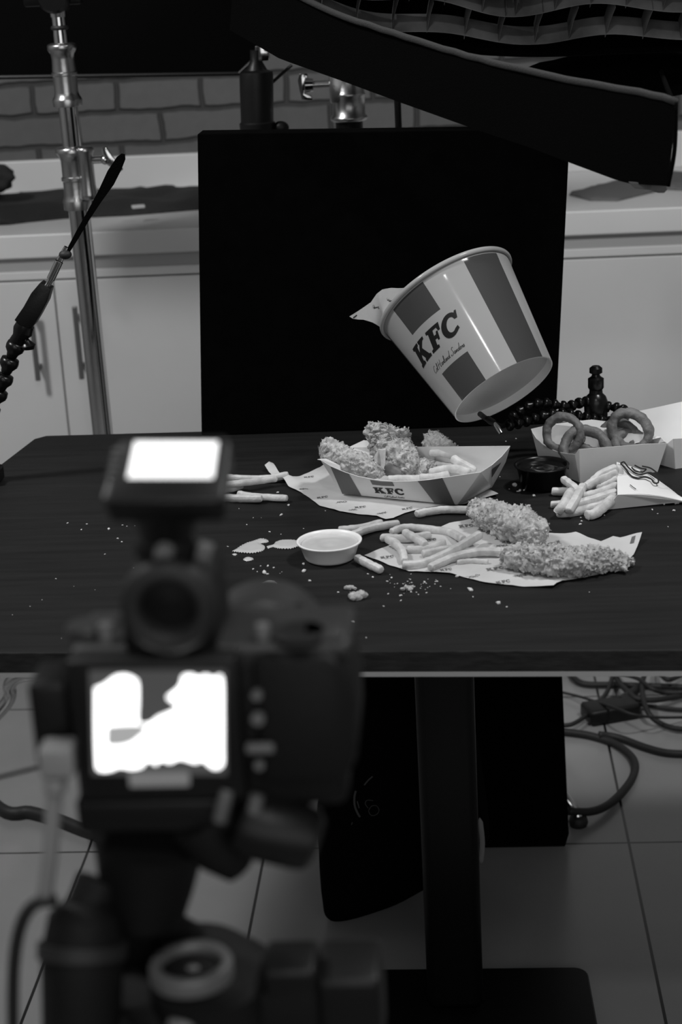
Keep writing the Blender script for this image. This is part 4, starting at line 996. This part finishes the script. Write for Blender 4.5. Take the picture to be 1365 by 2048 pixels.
obj('printing', bm, M['ink'], t, label='black outlined lettering')
def FP(L, label, r=.0049): fry([T(*z6(p[0], p[1]), p[2]) for p in L], label, r, 'fries spilling from the pouch')
FP([(668, 640, .020), (710, 672, .020), (760, 715, .018)], 'short fry tip pointing up at the back of the spill')
FP([(600, 712, .006), (700, 712, .006), (820, 690, .008), (950, 640, .016)], 'fry reaching furthest left at the back of the spill')
FP([(628, 838, .007), (668, 790, .016), (712, 712, .018)], 'fry leaning steeply over the left of the spill', .0056)
FP([(700, 832, .010), (740, 760, .018), (786, 680, .020)], 'fry crossing upright through the middle of the spill', .0056)
FP([(628, 842, .005), (740, 832, .005), (860, 800, .006), (960, 770, .006)], 'lowest long fry at the front left of the spill', .0054)
FP([(800, 852, .006), (850, 845, .006), (900, 805, .009), (975, 745, .012)], 'nearest thick fry with a blunt end in the spill', .0062)
FP([(592, 790, .005), (660, 785, .005), (780, 775, .006)], 'thin pointed fry end at the left of the spill', .0042)
FP([(720, 790, .012), (820, 765, .013), (980, 715, .016)], 'fry along the middle of the spill entering the pouch')
FP([(770, 742, .014), (870, 720, .016), (985, 675, .020)], 'fry above the middle one entering the pouch')
FP([(790, 695, .016), (860, 650, .022), (985, 600, .030)], 'upper fry sloping into the pouch mouth', .0056)
FP([(840, 660, .020), (900, 612, .028), (985, 575, .034)], 'topmost fry against the pouch upper edge', .006)
FP([(860, 700, .012), (930, 670, .018), (990, 640, .024)], 'inner fry in the pouch mouth')
FP([(770, 800, .006), (880, 770, .009), (1000, 740, .010)], 'inner fry low in the pouch mouth')
FP([(900, 640, .022), (960, 600, .028), (1010, 585, .030)], 'broad fry inside the pouch mouth', .0075)

# ================================================================ sauce splats and crumbs
def splat(name, label, px, group='sauce splashes on the table'):
    c_ = [T(*p) for p in px]; L = catmull([(p.x, p.y, 0) for p in c_] + [(c_[0].x, c_[0].y, 0)], 4)[:-1]
    ol = [(p.x, p.y) for p in L]
    def f(x, y):
        d = min(math.hypot(x - a, y - b) for a, b in ol); return V((x, y, TZ + .0003 + .0022 * min(1, d / .004) ** .5))
    bm = cutmap(ol, f, .0018, None, .0018)
    obj(name, bm, M['sauce'], smooth=True, label=label, cat='sauce splash', group=group)
splat('sauce_splash', 'twin-lobed pale sauce splash furthest left', [z5(*p) for p in [(78, 680), (100, 668), (140, 645), (180, 632), (205, 623), (240, 632), (232, 641), (205, 646), (224, 660), (215, 678), (170, 688), (120, 686)]])
splat('sauce_splash', 'pale sauce splash touching the white sauce cup', [z5(*p) for p in [(232, 658), (262, 650), (280, 635), (320, 629), (372, 634), (376, 655), (340, 668), (290, 668), (262, 661), (240, 666)]])
splat('sauce_splash', 'small round drop in front of the twin-lobed splash', [z5(*p) for p in [(127, 714), (145, 706), (168, 709), (172, 717), (150, 723), (131, 720)]])
splat('sauce_splash', 'pale sauce splash half hidden behind the camera shoulder', [z5(*p) for p in [(205, 822), (240, 810), (270, 815), (283, 835), (262, 850), (230, 850), (206, 838)]])
splat('sauce_splash', 'tiny drip beside the twin-lobed splash', [z5(*p) for p in [(76, 693), (88, 690), (100, 693), (90, 698)]])
cm = []
for k in range(6):
    bm = B(); ball(bm, (0, 0, 0), 1, (1, .8, .65), 2)
    for v in bm.verts: v.co *= 1 + .55 * noise.noise(v.co * 2.1 + V((k * 3.3, 0, 0)))
    me = bpy.data.meshes.new('crumb'); bm.to_mesh(me); bm.free(); me.materials.append(M['crumb']); cm.append(me)
    for p in me.polygons: p.use_smooth = k % 2 == 0
cr = []
def C5(L): cr.extend([(*z5(x, y), s) for x, y, s in L])
C5([(113, 400, 3), (330, 473, 4), (298, 517, 5), (108, 487, 1.5), (143, 560, 2.5), (172, 528, 1.5), (245, 592, 3), (296, 602, 1.6), (398, 577, 1.8), (208, 528, 1.3), (60, 657, 1.5), (18, 511, 1.5), (495, 497, 1.5), (205, 745, 2.5), (238, 745, 3.5), (264, 752, 2.6), (222, 777, 8), (172, 758, 2.6), (292, 777, 1.5), (397, 737, 4.5), (398, 770, 8), (425, 811, 4.5), (553, 863, 3.5), (666, 861, 3.2), (282, 416, 4), (190, 770, 2), (236, 782, 4), (300, 770, 1.2)])
C5([(1145, 852, 7), (1270, 911, 5.5), (1308, 928, 2.2), (757, 925, 2.6), (1085, 793, 6), (1156, 883, 1.8), (912, 872, 2), (685, 780, 2.2), (708, 795, 4), (773, 814, 3), (1345, 383, 8), (1355, 412, 4), (1385, 405, 3)])
rr = random.Random(5)
for i in range(46): cr.append((*z5(rr.gauss(880, 75), rr.gauss(830, 28)), rr.choice([1.2, 1.5, 2, 2.2, 3, 3.6])))
for x, y, s in [(135, 1047, 2.6), (174, 1049, 3), (163, 1060, 3), (218, 1059, 4), (236, 1078, 3.2), (244, 1085, 3.2), (245, 1051, 2.6), (210, 1109, 2.2), (112, 1158, 1.8), (148, 1173, 1.2), (267, 1136, 1.4), (396, 1119, 1.8), (455, 1093, 1.6), (84, 1200, 1.5), (60, 1213, 1.3), (190, 1180, 1.2), (708, 1245, 4.2), (733, 1276, 2), (123, 1277, 1.5), (270, 1052, 1.8), (254, 1053, 1.8), (25, 1230, 1.2)]: cr.append((x, y, s))
for x, y, s in [(120, 1298, 8), (137, 1332, 2), (287, 1370, 5), (335, 1392, 2.6), (45, 1218, 6), (63, 1303, 1.4), (350, 668, 1.4)]: pass
for x, y, s in [(380, 682, 8), (412, 712, 5), (495, 742, 5), (458, 802, 2.4), (770, 868, 2.5), (775, 890, 4), (768, 908, 4), (908, 854, 2.6), (1190, 822, 3), (1222, 845, 2), (1318, 828, 4), (1330, 785, 8), (1283, 922, 1.6), (390, 405, 2), (330, 420, 1.6), (295, 628, 1.6), (350, 700, 2), (1260, 790, 4), (125, 1298, 7), (137, 1332, 2), (287, 1370, 5), (335, 1392, 2.4), (820, 1305, 2)]: cr.append((*z6(x, y), s))
def zone(x, y):
    if x < 465: return 'pale crumb on the bare left part of the table, around the camera monitor', 'crumbs on the left part of the table'
    if x < 700 and y < 1075: return 'pale crumb between the sauce splashes and the tray wrapping paper', 'crumbs behind the sauce splashes'
    if x < 645: return 'pale crumb near the white sauce cup and the splashes', 'crumbs round the white sauce cup'
    if x < 1100 and y > 1130 : return 'pale crumb in the cluster in front of the front wrapping paper', 'crumbs in front of the front paper'
    if y < 1000: return 'pale crumb behind, between the chicken tray and the dark sauce cup', 'crumbs between the tray and the dark cup'
    return 'pale crumb lying round the spilled pouch fries', 'crumbs round the pouch'
for i, (x, y, s) in enumerate(cr):
    p = T(x, y); r_ = s * .5 * (p - CAM).dot(cam_fwd) / F
    o = bpy.data.objects.new('crumb', cm[i % 6]); COL.objects.link(o)
    sc = r_ * rr.uniform(1.2, 1.6); o.scale = (sc * 1.15, sc, sc * .9); o.location = (p.x, p.y, TZ + sc * .5)
    o.rotation_euler = (rr.uniform(-.3, .3), rr.uniform(-.3, .3), rr.uniform(0, 6.28))
    o['category'] = 'crumb'; o['label'], o['group'] = zone(x, y)
def chunk(label, px, py, s, seed):
    p = T(px, py); u = (p - CAM).dot(cam_fwd) / F; bm = B()
    for k in range(7):
        r2 = random.Random(seed + k); ball(bm, V((r2.uniform(-.5, .5) * s * u * 1.1, r2.uniform(-.4, .4) * s * u * .6, s * u * .22 * r2.uniform(.6, 1.3))), s * u * r2.uniform(.2, .32), (1, .8, .9), 3)
    for v in bm.verts:
        v.co += V((1, 1, 1)) * 0 + v.co.normalized() * .0012 * noise.fractal(v.co * 400 + V((seed, 0, 0)), .8, 2, 3); v.co.z = max(v.co.z, .0003)
    bmesh.ops.translate(bm, verts=bm.verts, vec=p)
    obj('batter_chunk', bm, M['crumbs'], smooth=True, label=label, cat='batter chunk', group='large batter chunks near the table front')
chunk('largest batter chunk, nearest to the table front edge', *z5(643, 893), 34, 3)
chunk('flat batter chunk just behind the largest one', *z5(608, 850), 18, 13)
chunk('batter chunk in the crumb cluster in front of the fries', *z5(862, 852), 20, 23)

# ================================================================ under the table
bm = B(); rows = [(1856, 668, 700), (1848, 655, 760), (1830, 650, 850), (1800, 645, 930), (1760, 641, 968), (1720, 638, 975), (1680, 637, 974), (1640, 640, 970), (1600, 645, 964), (1550, 650, 955), (1490, 670, 940), (1430, 690, 920), (1380, 720, 890)]
yB = 2.215; R_ = []
zs = [aty(700, r_[0], yB).z for r_ in rows]; z0 = min(zs)
for (py, xl_, xr_), z in zip(rows, zs):
    xr_ += 6
    a, b = aty(xl_, py, yB), aty(xr_, py, yB); c = (a + b) / 2; hw = (b.x - a.x) / 2; ring = []
    dp = min(.075, hw * 1.0) + .0
    for k in range(40):
        an = 2 * math.pi * k / 40; ct, st = math.cos(an), math.sin(an)
        q_ = V((c.x + hw * math.copysign(abs(ct) ** .7, ct), yB + dp * math.copysign(abs(st) ** .7, st), z + .002 - z0))
        q_.x += .005 * noise.noise(q_ * 14); q_.z += max(0, q_.x + .205) * .42 * max(0, 1 - q_.z / .14); ring.append(bm.verts.new(q_))
    R_.append(ring)
for i in range(len(R_) - 1):
    for k in range(40): bm.faces.new((R_[i][k], R_[i][(k + 1) % 40], R_[i + 1][(k + 1) % 40], R_[i + 1][k]))
bm.faces.new(R_[0][::-1]); bm.faces.new(R_[-1])
t = thing('equipment_bag', 'slumped black fabric bag with faint writing behind the table column', 'bag', (aty(800, 1800, yB).x, yB, 0))
obj('bag_body', bm, M['fabric'], t, smooth=True)
bm = B(); yq = yB - .082
wf = lambda x, y: aty(x, y, yq)
def wr(L, hw=.9): ribbon(bm, [(p.x, p.y) for p in catmull([(600 + a / 1.784, 1280 + b / 1.784, 0) for a, b in L], 5)], hw, wf)
wr([(262, 573), (240, 572), (234, 585), (244, 600)], .6); wr([(250, 600), (246, 612), (256, 626), (275, 622), (283, 607), (274, 592), (258, 592), (250, 600)], .6)
wr([(260, 487), (245, 500), (230, 518)], 1.4); wr([(200, 538), (195, 560), (196, 590), (205, 615), (215, 632)], 2); wr([(188, 650), (184, 660)], .8); wr([(205, 575), (212, 600)], 1)
obj('writing', bm, mat('faded_writing', .05, .8), t, label='faint pale writing reading CO')
bm = B(); tube(bm, catmull([aty(960, 1636, yB - .06), aty(965, 1685, yB - .06), aty(962, 1728, yB - .06)], 6), [.001] + [.004] * 11 + [.001], 8)
obj('pale_tag', bm, mat('tag_cloth', .25, .8), t, smooth=True)

def cable(label, L, r, name='cable', lift=0):
    bm = B(); pts = []
    for i, q_ in enumerate(L): pts.append(atz(*z7(q_[0], q_[1]), r + .0005 + lift + (q_[2] if len(q_) > 2 else 0)))
    tube(bm, catmull(pts, 8), r, 12); return obj(name, bm, M['rubber'], smooth=True, label=label, cat='cable', group='cables on the floor at right')
cable('thick black cable looping round in a wide hook beside the board', [(120, 630), (320, 650), (500, 680), (700, 745), (850, 845), (915, 950), (890, 1080), (780, 1230), (640, 1350, .004), (480, 1405, .010), (270, 1400, .022)], .0068)
cable('thick black cable sweeping right in front of the adapter', [(570, 668, .008), (680, 680, .003), (800, 710), (1000, 785), (1200, 838), (1400, 850), (1600, 840)], .0066)
cable('medium black cable curving up past the adapter left side', [(150, 570), (240, 578), (330, 560), (450, 480), (560, 370), (650, 250), (700, 110), (715, 20), (710, -60)], .0042, lift=.012)
cable('thinnest black cable crossing over the adapter', [(120, 240), (250, 270), (400, 308, .004), (600, 370, .02), (760, 425, .036), (900, 475, .036), (1100, 500, .02), (1400, 500), (1600, 480)], .0026, lift=.008)
cable('thick black cable lying straight beneath the table edge', [(290, 30), (320, 110), (380, 165), (480, 188), (700, 190), (1000, 200), (1400, 215), (1700, 230)], .0062, lift=.001)
cable('black cable descending to the adapter right end', [(700, 60), (770, 175, .01), (850, 260, .015), (930, 320, .015), (1100, 335, .01), (1400, 290), (1600, 270)], .0055, lift=.006)
cable('black cable bending down and away behind the adapter', [(1030, 20, .01), (985, 180, .02), (1000, 350, .02), (1060, 480, .012), (1160, 560), (1290, 605), (1450, 615), (1600, 600)], .0050, lift=.004)
cable('thin black cable running right level with the adapter', [(900, 370, .01), (1060, 395), (1200, 412), (1400, 430), (1600, 440)], .0038, lift=.003)
cable('black cable loop at the right under the table edge', [(1150, 10), (1165, 90, .004), (1230, 140, .01), (1330, 110), (1420, 60), (1500, 30)], .0048, lift=.014)
cable('black cable running between the two upper loops', [(740, 80, .01), (850, 100, .014), (960, 140, .016), (1080, 230, .012), (1200, 265), (1400, 260), (1600, 250)], .0040, lift=.016)
t = thing('power_adapter', 'black power adapter block lying among the floor cables', 'power adapter', tuple(atz(*z7(680, 560), 0)))
a, b = atz(*z7(480, 590), .0), atz(*z7(905, 540), .0); c = (a + b) / 2; an = math.atan2(b.y - a.y, b.x - a.x) + .12
bm = B(); box(bm, (c.x - .05, c.y - .0, .0005), (c.x + .05, c.y + .055, .030), .007, 3, rot=Matrix.Rotation(an, 3, 'Z')); obj('body', bm, M['plastic'], t, smooth='auto')
bm = B(); cc = V((c.x + .036, c.y + .075, 0)); tube(bm, [V((c.x + .02, c.y + .05, .02)), V((c.x + .05, c.y + .09, .022)), V((c.x + .066, c.y + .125, .020))], [.011, .009, .006], 14); obj('strain_relief', bm, M['rubber'], t, smooth='auto')

# ================================================================ foreground camera
y0 = .727
def pxbox(x_0, ya_, x_1, yb2, y, depth, bev=.002, seg=3, bm=None, dx=0):
    bm = bm or B(); p = aty((x_0 + x_1) / 2, ya_, y); q_ = aty((x_0 + x_1) / 2, yb2, y); l = aty(x_0, (ya_ + yb2) / 2, y); r_ = aty(x_1, (ya_ + yb2) / 2, y)
    box(bm, (l.x, y, q_.z), (r_.x, y + depth, p.z), bev, seg); return bm
G = lambda x, y, d=0: aty(x, y, y0 + d)
bot = aty(430, 1640, y0)
t = thing('camera', 'large out of focus black camera in the foreground with a glowing rear screen', 'camera', (bot.x, y0 + .03, bot.z))
bm = B(); pxbox(140, 1312, 690, 1620, y0, .045, .006, 4, bm); obj('body', bm, M['fg'], t, smooth='auto')
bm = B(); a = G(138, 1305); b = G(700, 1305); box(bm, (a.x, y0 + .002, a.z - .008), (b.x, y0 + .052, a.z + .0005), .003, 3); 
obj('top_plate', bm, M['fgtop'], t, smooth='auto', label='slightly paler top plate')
bm = B(); pts = [G(x, y, -.006) for x, y in [(500, 1318), (660, 1312), (690, 1340), (712, 1400), (718, 1500), (708, 1548), (670, 1575), (520, 1578)]]; prism(bm, pts, (0, .062, 0), .006); obj('hand_grip', bm, M['fg'], t, smooth='auto')
bm = B(); pxbox(148, 1318, 482, 1600, y0 - .010, .012, .002, 2, bm); sc = obj('screen_housing', bm, M['plastic'], t, smooth='auto')
ysn = y0 - .0112
SP = lambda x, y, d=0: aty(x, y, ysn - d)
bm = B(); bm.faces.new([bm.verts.new(SP(x, y)) for x, y in [(178, 1340), (452, 1340), (454, 1550), (184, 1550)]]); obj('screen', bm, emit('screen_dark_area', .09, .55), sc, label='lit rear screen')
def blob(pts, name, m, d):
    bm = cutmap([(p.x, p.y) for p in catmull([(a, b, 0) for a, b in pts + [pts[0]]], 3)[:-1]], lambda x, y: SP(x, y, d), 9, None, 9); obj(name, bm, m, sc)
wh = emit('screen_white', 1, 2.6)
blob([(190, 1376), (206, 1370), (218, 1362), (232, 1352), (252, 1350), (268, 1356), (276, 1366), (277, 1400), (277, 1444), (300, 1446), (316, 1434), (340, 1424), (356, 1412), (338, 1400), (336, 1392), (352, 1380), (362, 1368), (366, 1352), (384, 1349), (396, 1355), (412, 1350), (428, 1356), (440, 1350), (446, 1362), (447, 1420), (447, 1500), (446, 1530), (430, 1538), (414, 1528), (404, 1520), (392, 1526), (372, 1520), (356, 1518), (340, 1526), (322, 1520), (312, 1530), (296, 1520), (284, 1534), (262, 1538), (240, 1534), (218, 1542), (196, 1540), (192, 1520), (190, 1450)], 'screen_bright_area', wh, .0004)
blob([(214, 1453), (240, 1450), (284, 1450), (292, 1462), (278, 1474), (262, 1486), (236, 1492), (214, 1488)], 'screen_grey_area', emit('screen_grey', .38, 1), .0007)
bm = B(); pxbox(258, 1547, 378, 1574, y0 - .0125, .003, .0005, 1, bm); obj('status_bar', bm, emit('screen_bar', .25, .6), sc, label='grey bar below the rear screen')
for x, y, r_ in [(515, 1387, .0024), (517, 1434, .0030), (520, 1527, .0022)]:
    bm = B(); lathe(bm, [(0, .003), (r_, .003), (r_, 0)], G(x, y, -.0062), (0, -1, 0), 20); obj('button', bm, M['label'], t, smooth='auto')
bm = B(); pxbox(492, 1491, 548, 1508, y0 - .0085, .004, .001, 2, bm); obj('button', bm, M['label'], t, smooth='auto')
# viewfinder and eyecup
c = G(336, 1218, -.022)
bm = B(); a = G(336, 1235); box(bm, (a.x - .022, y0 - .004, G(336, 1312).z - .002), (a.x + .022, y0 + .055, G(336, 1165).z), .007, 4); obj('viewfinder_hump', bm, M['fg'], t, smooth='auto')
bm = B(); lathe(bm, [(.012, .006), (.013, -.001), (.0165, -.003), (.0215, .0), (.0225, .006), (.019, .012), (.016, .022), (.0, .022)], c, (0, 1, .0), 40); ec = obj('eyecup', bm, M['rubber'], t, smooth=True)
bm = B(); lathe(bm, [(0, .005), (.012, .006)], c, (0, 1, 0), 30, ); obj('eyepiece_glass', bm, M['gloss'], ec, smooth=True)
# dials on top plate
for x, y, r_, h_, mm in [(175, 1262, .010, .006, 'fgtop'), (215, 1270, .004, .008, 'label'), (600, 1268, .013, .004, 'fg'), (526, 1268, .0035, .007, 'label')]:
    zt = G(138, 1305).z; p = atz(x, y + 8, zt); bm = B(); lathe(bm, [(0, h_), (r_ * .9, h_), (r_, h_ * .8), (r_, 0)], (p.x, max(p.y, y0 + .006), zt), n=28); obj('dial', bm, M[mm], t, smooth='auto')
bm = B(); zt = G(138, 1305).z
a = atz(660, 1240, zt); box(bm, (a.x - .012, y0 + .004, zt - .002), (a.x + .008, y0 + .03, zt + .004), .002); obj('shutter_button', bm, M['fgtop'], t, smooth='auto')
# lens going away from us
lc = aty(500, 1400, y0 + .05); lc.x = aty(520, 1250, y0 + .1).x
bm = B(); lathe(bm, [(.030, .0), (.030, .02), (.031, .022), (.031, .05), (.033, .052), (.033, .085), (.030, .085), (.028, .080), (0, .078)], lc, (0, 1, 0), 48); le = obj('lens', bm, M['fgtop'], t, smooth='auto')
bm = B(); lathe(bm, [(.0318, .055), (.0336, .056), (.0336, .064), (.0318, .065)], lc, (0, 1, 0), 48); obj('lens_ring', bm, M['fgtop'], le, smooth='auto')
bm = B(); a = lc + V((.018, .058, .026)); ball(bm, a, .004, (1.5, 1.6, .5), 3); ball(bm, a + V((.012, .0, -.008)), .003, (1.3, 1.4, .6), 3); obj('glint_stud', bm, M['chrome'], le, smooth=True)  # chrome beads added in place of highlights on the lens barrel
# base plate
bm = B(); pxbox(152, 1600, 475, 1668, y0 - .002, .05, .003, 3, bm); obj('quick_release_plate', bm, M['plastic'], t, smooth='auto')
# hot shoe mount + monitor
ym = y0 + .012
h_ = lambda x, y, d=0: aty(x, y, ym + d)
t2 = thing('on_camera_monitor', 'small blurred monitor with a bright white screen mounted on top of the camera', 'monitor', tuple(h_(335, 1140)))
bm = B(); a, b = h_(330, 1005), h_(335, 1160)
tube(bm, [b + V((0, 0, 0)), b.lerp(a, .3), b.lerp(a, .5), b.lerp(a, .75), a], [.013, .013, .012, .015, .019], 24); ball(bm, h_(331, 1095), .015, (1, 1, .8), 3); obj('mount', bm, M['plastic'], t2, smooth='auto')
bm = B(); lathe(bm, [(0, .006), (.004, .006), (.0045, 0)], h_(330, 1103, -.016), (0, -1, 0), 20); obj('screw', bm, M['label'], t2, smooth='auto')
bm = B(); a = h_(395, 1105); tube(bm, [a, a + V((.006, 0, -.002))], .006, 16); obj('knob', bm, M['label'], t2, smooth='auto')
# tilted panel: bottom nearer, top further away
def mp(x, y): s = (y - 1005) / (868 - 1005); return aty(x, y, ym - .022 + s * .045)
pa = [mp(203, 992), mp(214, 1004), mp(440, 1002), mp(450, 990), mp(461, 885), mp(452, 868), mp(250, 872), mp(236, 885)]
nb = (mp(330, 1000) - mp(330, 870)).cross(V((1, 0, 0))).normalized()
if nb.dot(CAM - pa[0]) > 0: nb = -nb
bm = B(); prism(bm, pa, nb * .013, .002); mo = obj('housing', bm, M['plastic'], t2, smooth='auto')
bm = B(); bm.faces.new([bm.verts.new(mp(x, y) - nb * .0006) for x, y in [(255, 958), (427, 958), (437, 885), (270, 885)]]); obj('screen', bm, emit('monitor_white', 1, 1.6), mo, label='bright white lit screen')
bm = B(); prism(bm, [aty(x, y, ym - .014) for x, y in [(206, 985), (214, 1008), (240, 1030), (275, 1048), (395, 1046), (425, 1026), (450, 1000), (452, 985)]], (0, .018, 0), .004); obj('rear_cover', bm, M['plastic'], t2, smooth='auto')
for k in range(5):
    bm = B(); p = mp(234 - k * 2.6, 905 + k * 12) - nb * .001; ball(bm, p, .0016, (1.4, .5, .7), 2); obj('button', bm, M['label'], t2, smooth=True)

# connector and pale cable at the left
bm = B(); pxbox(62, 1368, 142, 1540, y0 + .008, .03, .003, 3, bm); obj('cable_connector', bm, M['plastic'], smooth='auto', label='black connector block plugged into the camera left side', cat='connector')
t3 = thing('cable', 'blurred pale cable hanging from the connector at the camera left', 'cable', tuple(G(110, 1800, -.01)))
bm = B(); pxbox(76, 1502, 146, 1560, y0 - .014, .016, .002, 3, bm); obj('plug', bm, M['cable_white'], t3, smooth='auto')
bm = B(); tube(bm, catmull([G(112, 1555, -.008), G(108, 1600, -.008), G(101, 1700, -.008), G(90, 1790, -.006)], 8), [.0056] * 6 + [.0040] * 19, 16); obj('cord', bm, M['cable_white'], t3, smooth=True)
bm = B(); tube(bm, catmull([G(112, 1800, 0), G(70, 1808, 0), G(42, 1850, 0), G(28, 1930, 0), G(26, 2060, 0), G(30, 2150, 0)], 8), .0032, 12); obj('camera_strap_cord', bm, M['rubber'], smooth=True, label='thin black cord hanging at the lower left beneath the pale cable', cat='cord')

# ================================================================ tripod
tz = bot.z
t4 = thing('tripod', 'blurred black tripod head with levers and a grey ringed bubble level', 'tripod', (G(330, 1900).x, y0 + .03, 0))
bm = B(); a, b = G(300, 1670, .02), G(290, 1830, .02)
tube(bm, [a, a.lerp(b, .2), a.lerp(b, .6), b], [.030, .027, .024, .020], 28); obj('head', bm, M['fg'], t4, smooth='auto')
bm = B(); tube(bm, [G(200, 1760, .01), G(165, 1850, .0)], .012, 20); obj('side_bracket', bm, M['fg'], t4, smooth='auto')
bm = B(); tube(bm, [G(478, 1640, .0), G(500, 1648, .0), G(600, 1672, .0), G(625, 1680, .0), G(636, 1684, .0)], [.014, .0165, .0165, .015, .011], 28); obj('tilt_knob', bm, M['plastic'], t4, smooth='auto')
bm = B(); tube(bm, [G(400, 1640, .01), G(445, 1700, .01), G(480, 1740, .01)], [.016, .014, .008], 20); obj('lever', bm, M['fg'], t4, smooth='auto')
bm = B(); tube(bm, [G(455, 1580, -.008), G(450, 1600, -.01), G(440, 1640, -.01)], .0035, 12); tube(bm, [G(515, 1590, -.006), G(508, 1625, -.008)], .0035, 12); obj('safety_latch', bm, M['ringgrey'], t4, smooth='auto')
c = G(168, 1990, -.01)
bm = B(); tube(bm, [G(172, 1800, .0), G(170, 1830, -.002), G(165, 1905, -.008), G(163, 2080, -.012), G(163, 2200, -.012)], [.010, .018, .0205, .0195, .0195], 36); pk = obj('pan_handle', bm, M['fg'], t4, smooth='auto')
bm = B(); tube(bm, [G(165, 1885, -.006), G(164, 1915, -.009)], .0222, 36); obj('rubber_collar', bm, M['rubber'], pk, smooth='auto')
bm = B(); tube(bm, catmull([G(258, 1830, .03), G(262, 1900, .035), G(280, 1960, .045), G(310, 2010, .05)], 6), .0125, 20); tube(bm, [G(290, 1810, .04), G(325, 1850, .045), G(380, 1880, .05)], .010, 16); obj('yoke', bm, M['fg'], t4, smooth='auto')
zr = G(383, 1950).z; c = atz(383, 1938, zr)
bm = B(); lathe(bm, [(.0150, .0), (.0150, .0035), (.0165, .005), (.0200, .005), (.0212, .003), (.0212, -.004)], c, (0, .04, 1), 48); obj('level_ring', bm, M['ringgrey'], t4, smooth=True, label='grey metal ring round the bubble level')
bm = B(); lathe(bm, [(.0, .001), (.010, .001), (.0155, .0)], c, (0, .04, 1), 40); lathe(bm, [(.030, -.03), (.030, -.004), (.0212, -.003), (0, -.003)], c + V((.008, 0, 0)), (0, -.1, .98), 40); obj('level_base', bm, M['fg'], t4, smooth='auto')
bm = B(); ball(bm, c + V((.001, -.001, .001)), .003, (1.1, .8, .4), 3); obj('bubble_vial', bm, M['label'], t4, smooth=True)
bm = B(); pxbox(470, 1985, 640, 2100, y0 - .004, .04, .004, 3, bm); obj('pan_base', bm, M['fg'], t4, smooth='auto')
bm = B(); pxbox(526, 1944, 632, 2000, y0 - .006, .03, .003, 3, bm); obj('pan_lock', bm, M['plastic'], t4, smooth='auto')
bm = B(); pxbox(636, 1962, 766, 2120, y0 + .0, .04, .004, 3, bm); obj('side_plate', bm, M['plastic'], t4, smooth='auto')
bm = B(); ball(bm, G(365, 2046, -.02), .006, (1.3, 1, .6), 3); obj('lock_screw', bm, M['label'], t4, smooth=True)
zb = G(400, 2090).z; cx = G(370, 2000).x
bm = B(); lathe(bm, [(.0, 0.42), (.018, .42), (.018, zb - .02), (.04, zb - .01), (.045, zb + .02), (.03, zb + .034), (0, zb + .034)], (cx, y0 + .03, 0), n=36); obj('centre_column', bm, M['fg'], t4, smooth='auto')
for k in range(3):
    an = math.radians(-90 + 120 * k); bm = B(); d = V((math.cos(an), math.sin(an), 0))
    tube(bm, [V((cx, y0 + .03, zb - .02)) + d * .03, V((cx, y0 + .03, .01)) + d * .42], [.016, .010], 16); l = obj('leg', bm, M['fg'], t4, smooth='auto')
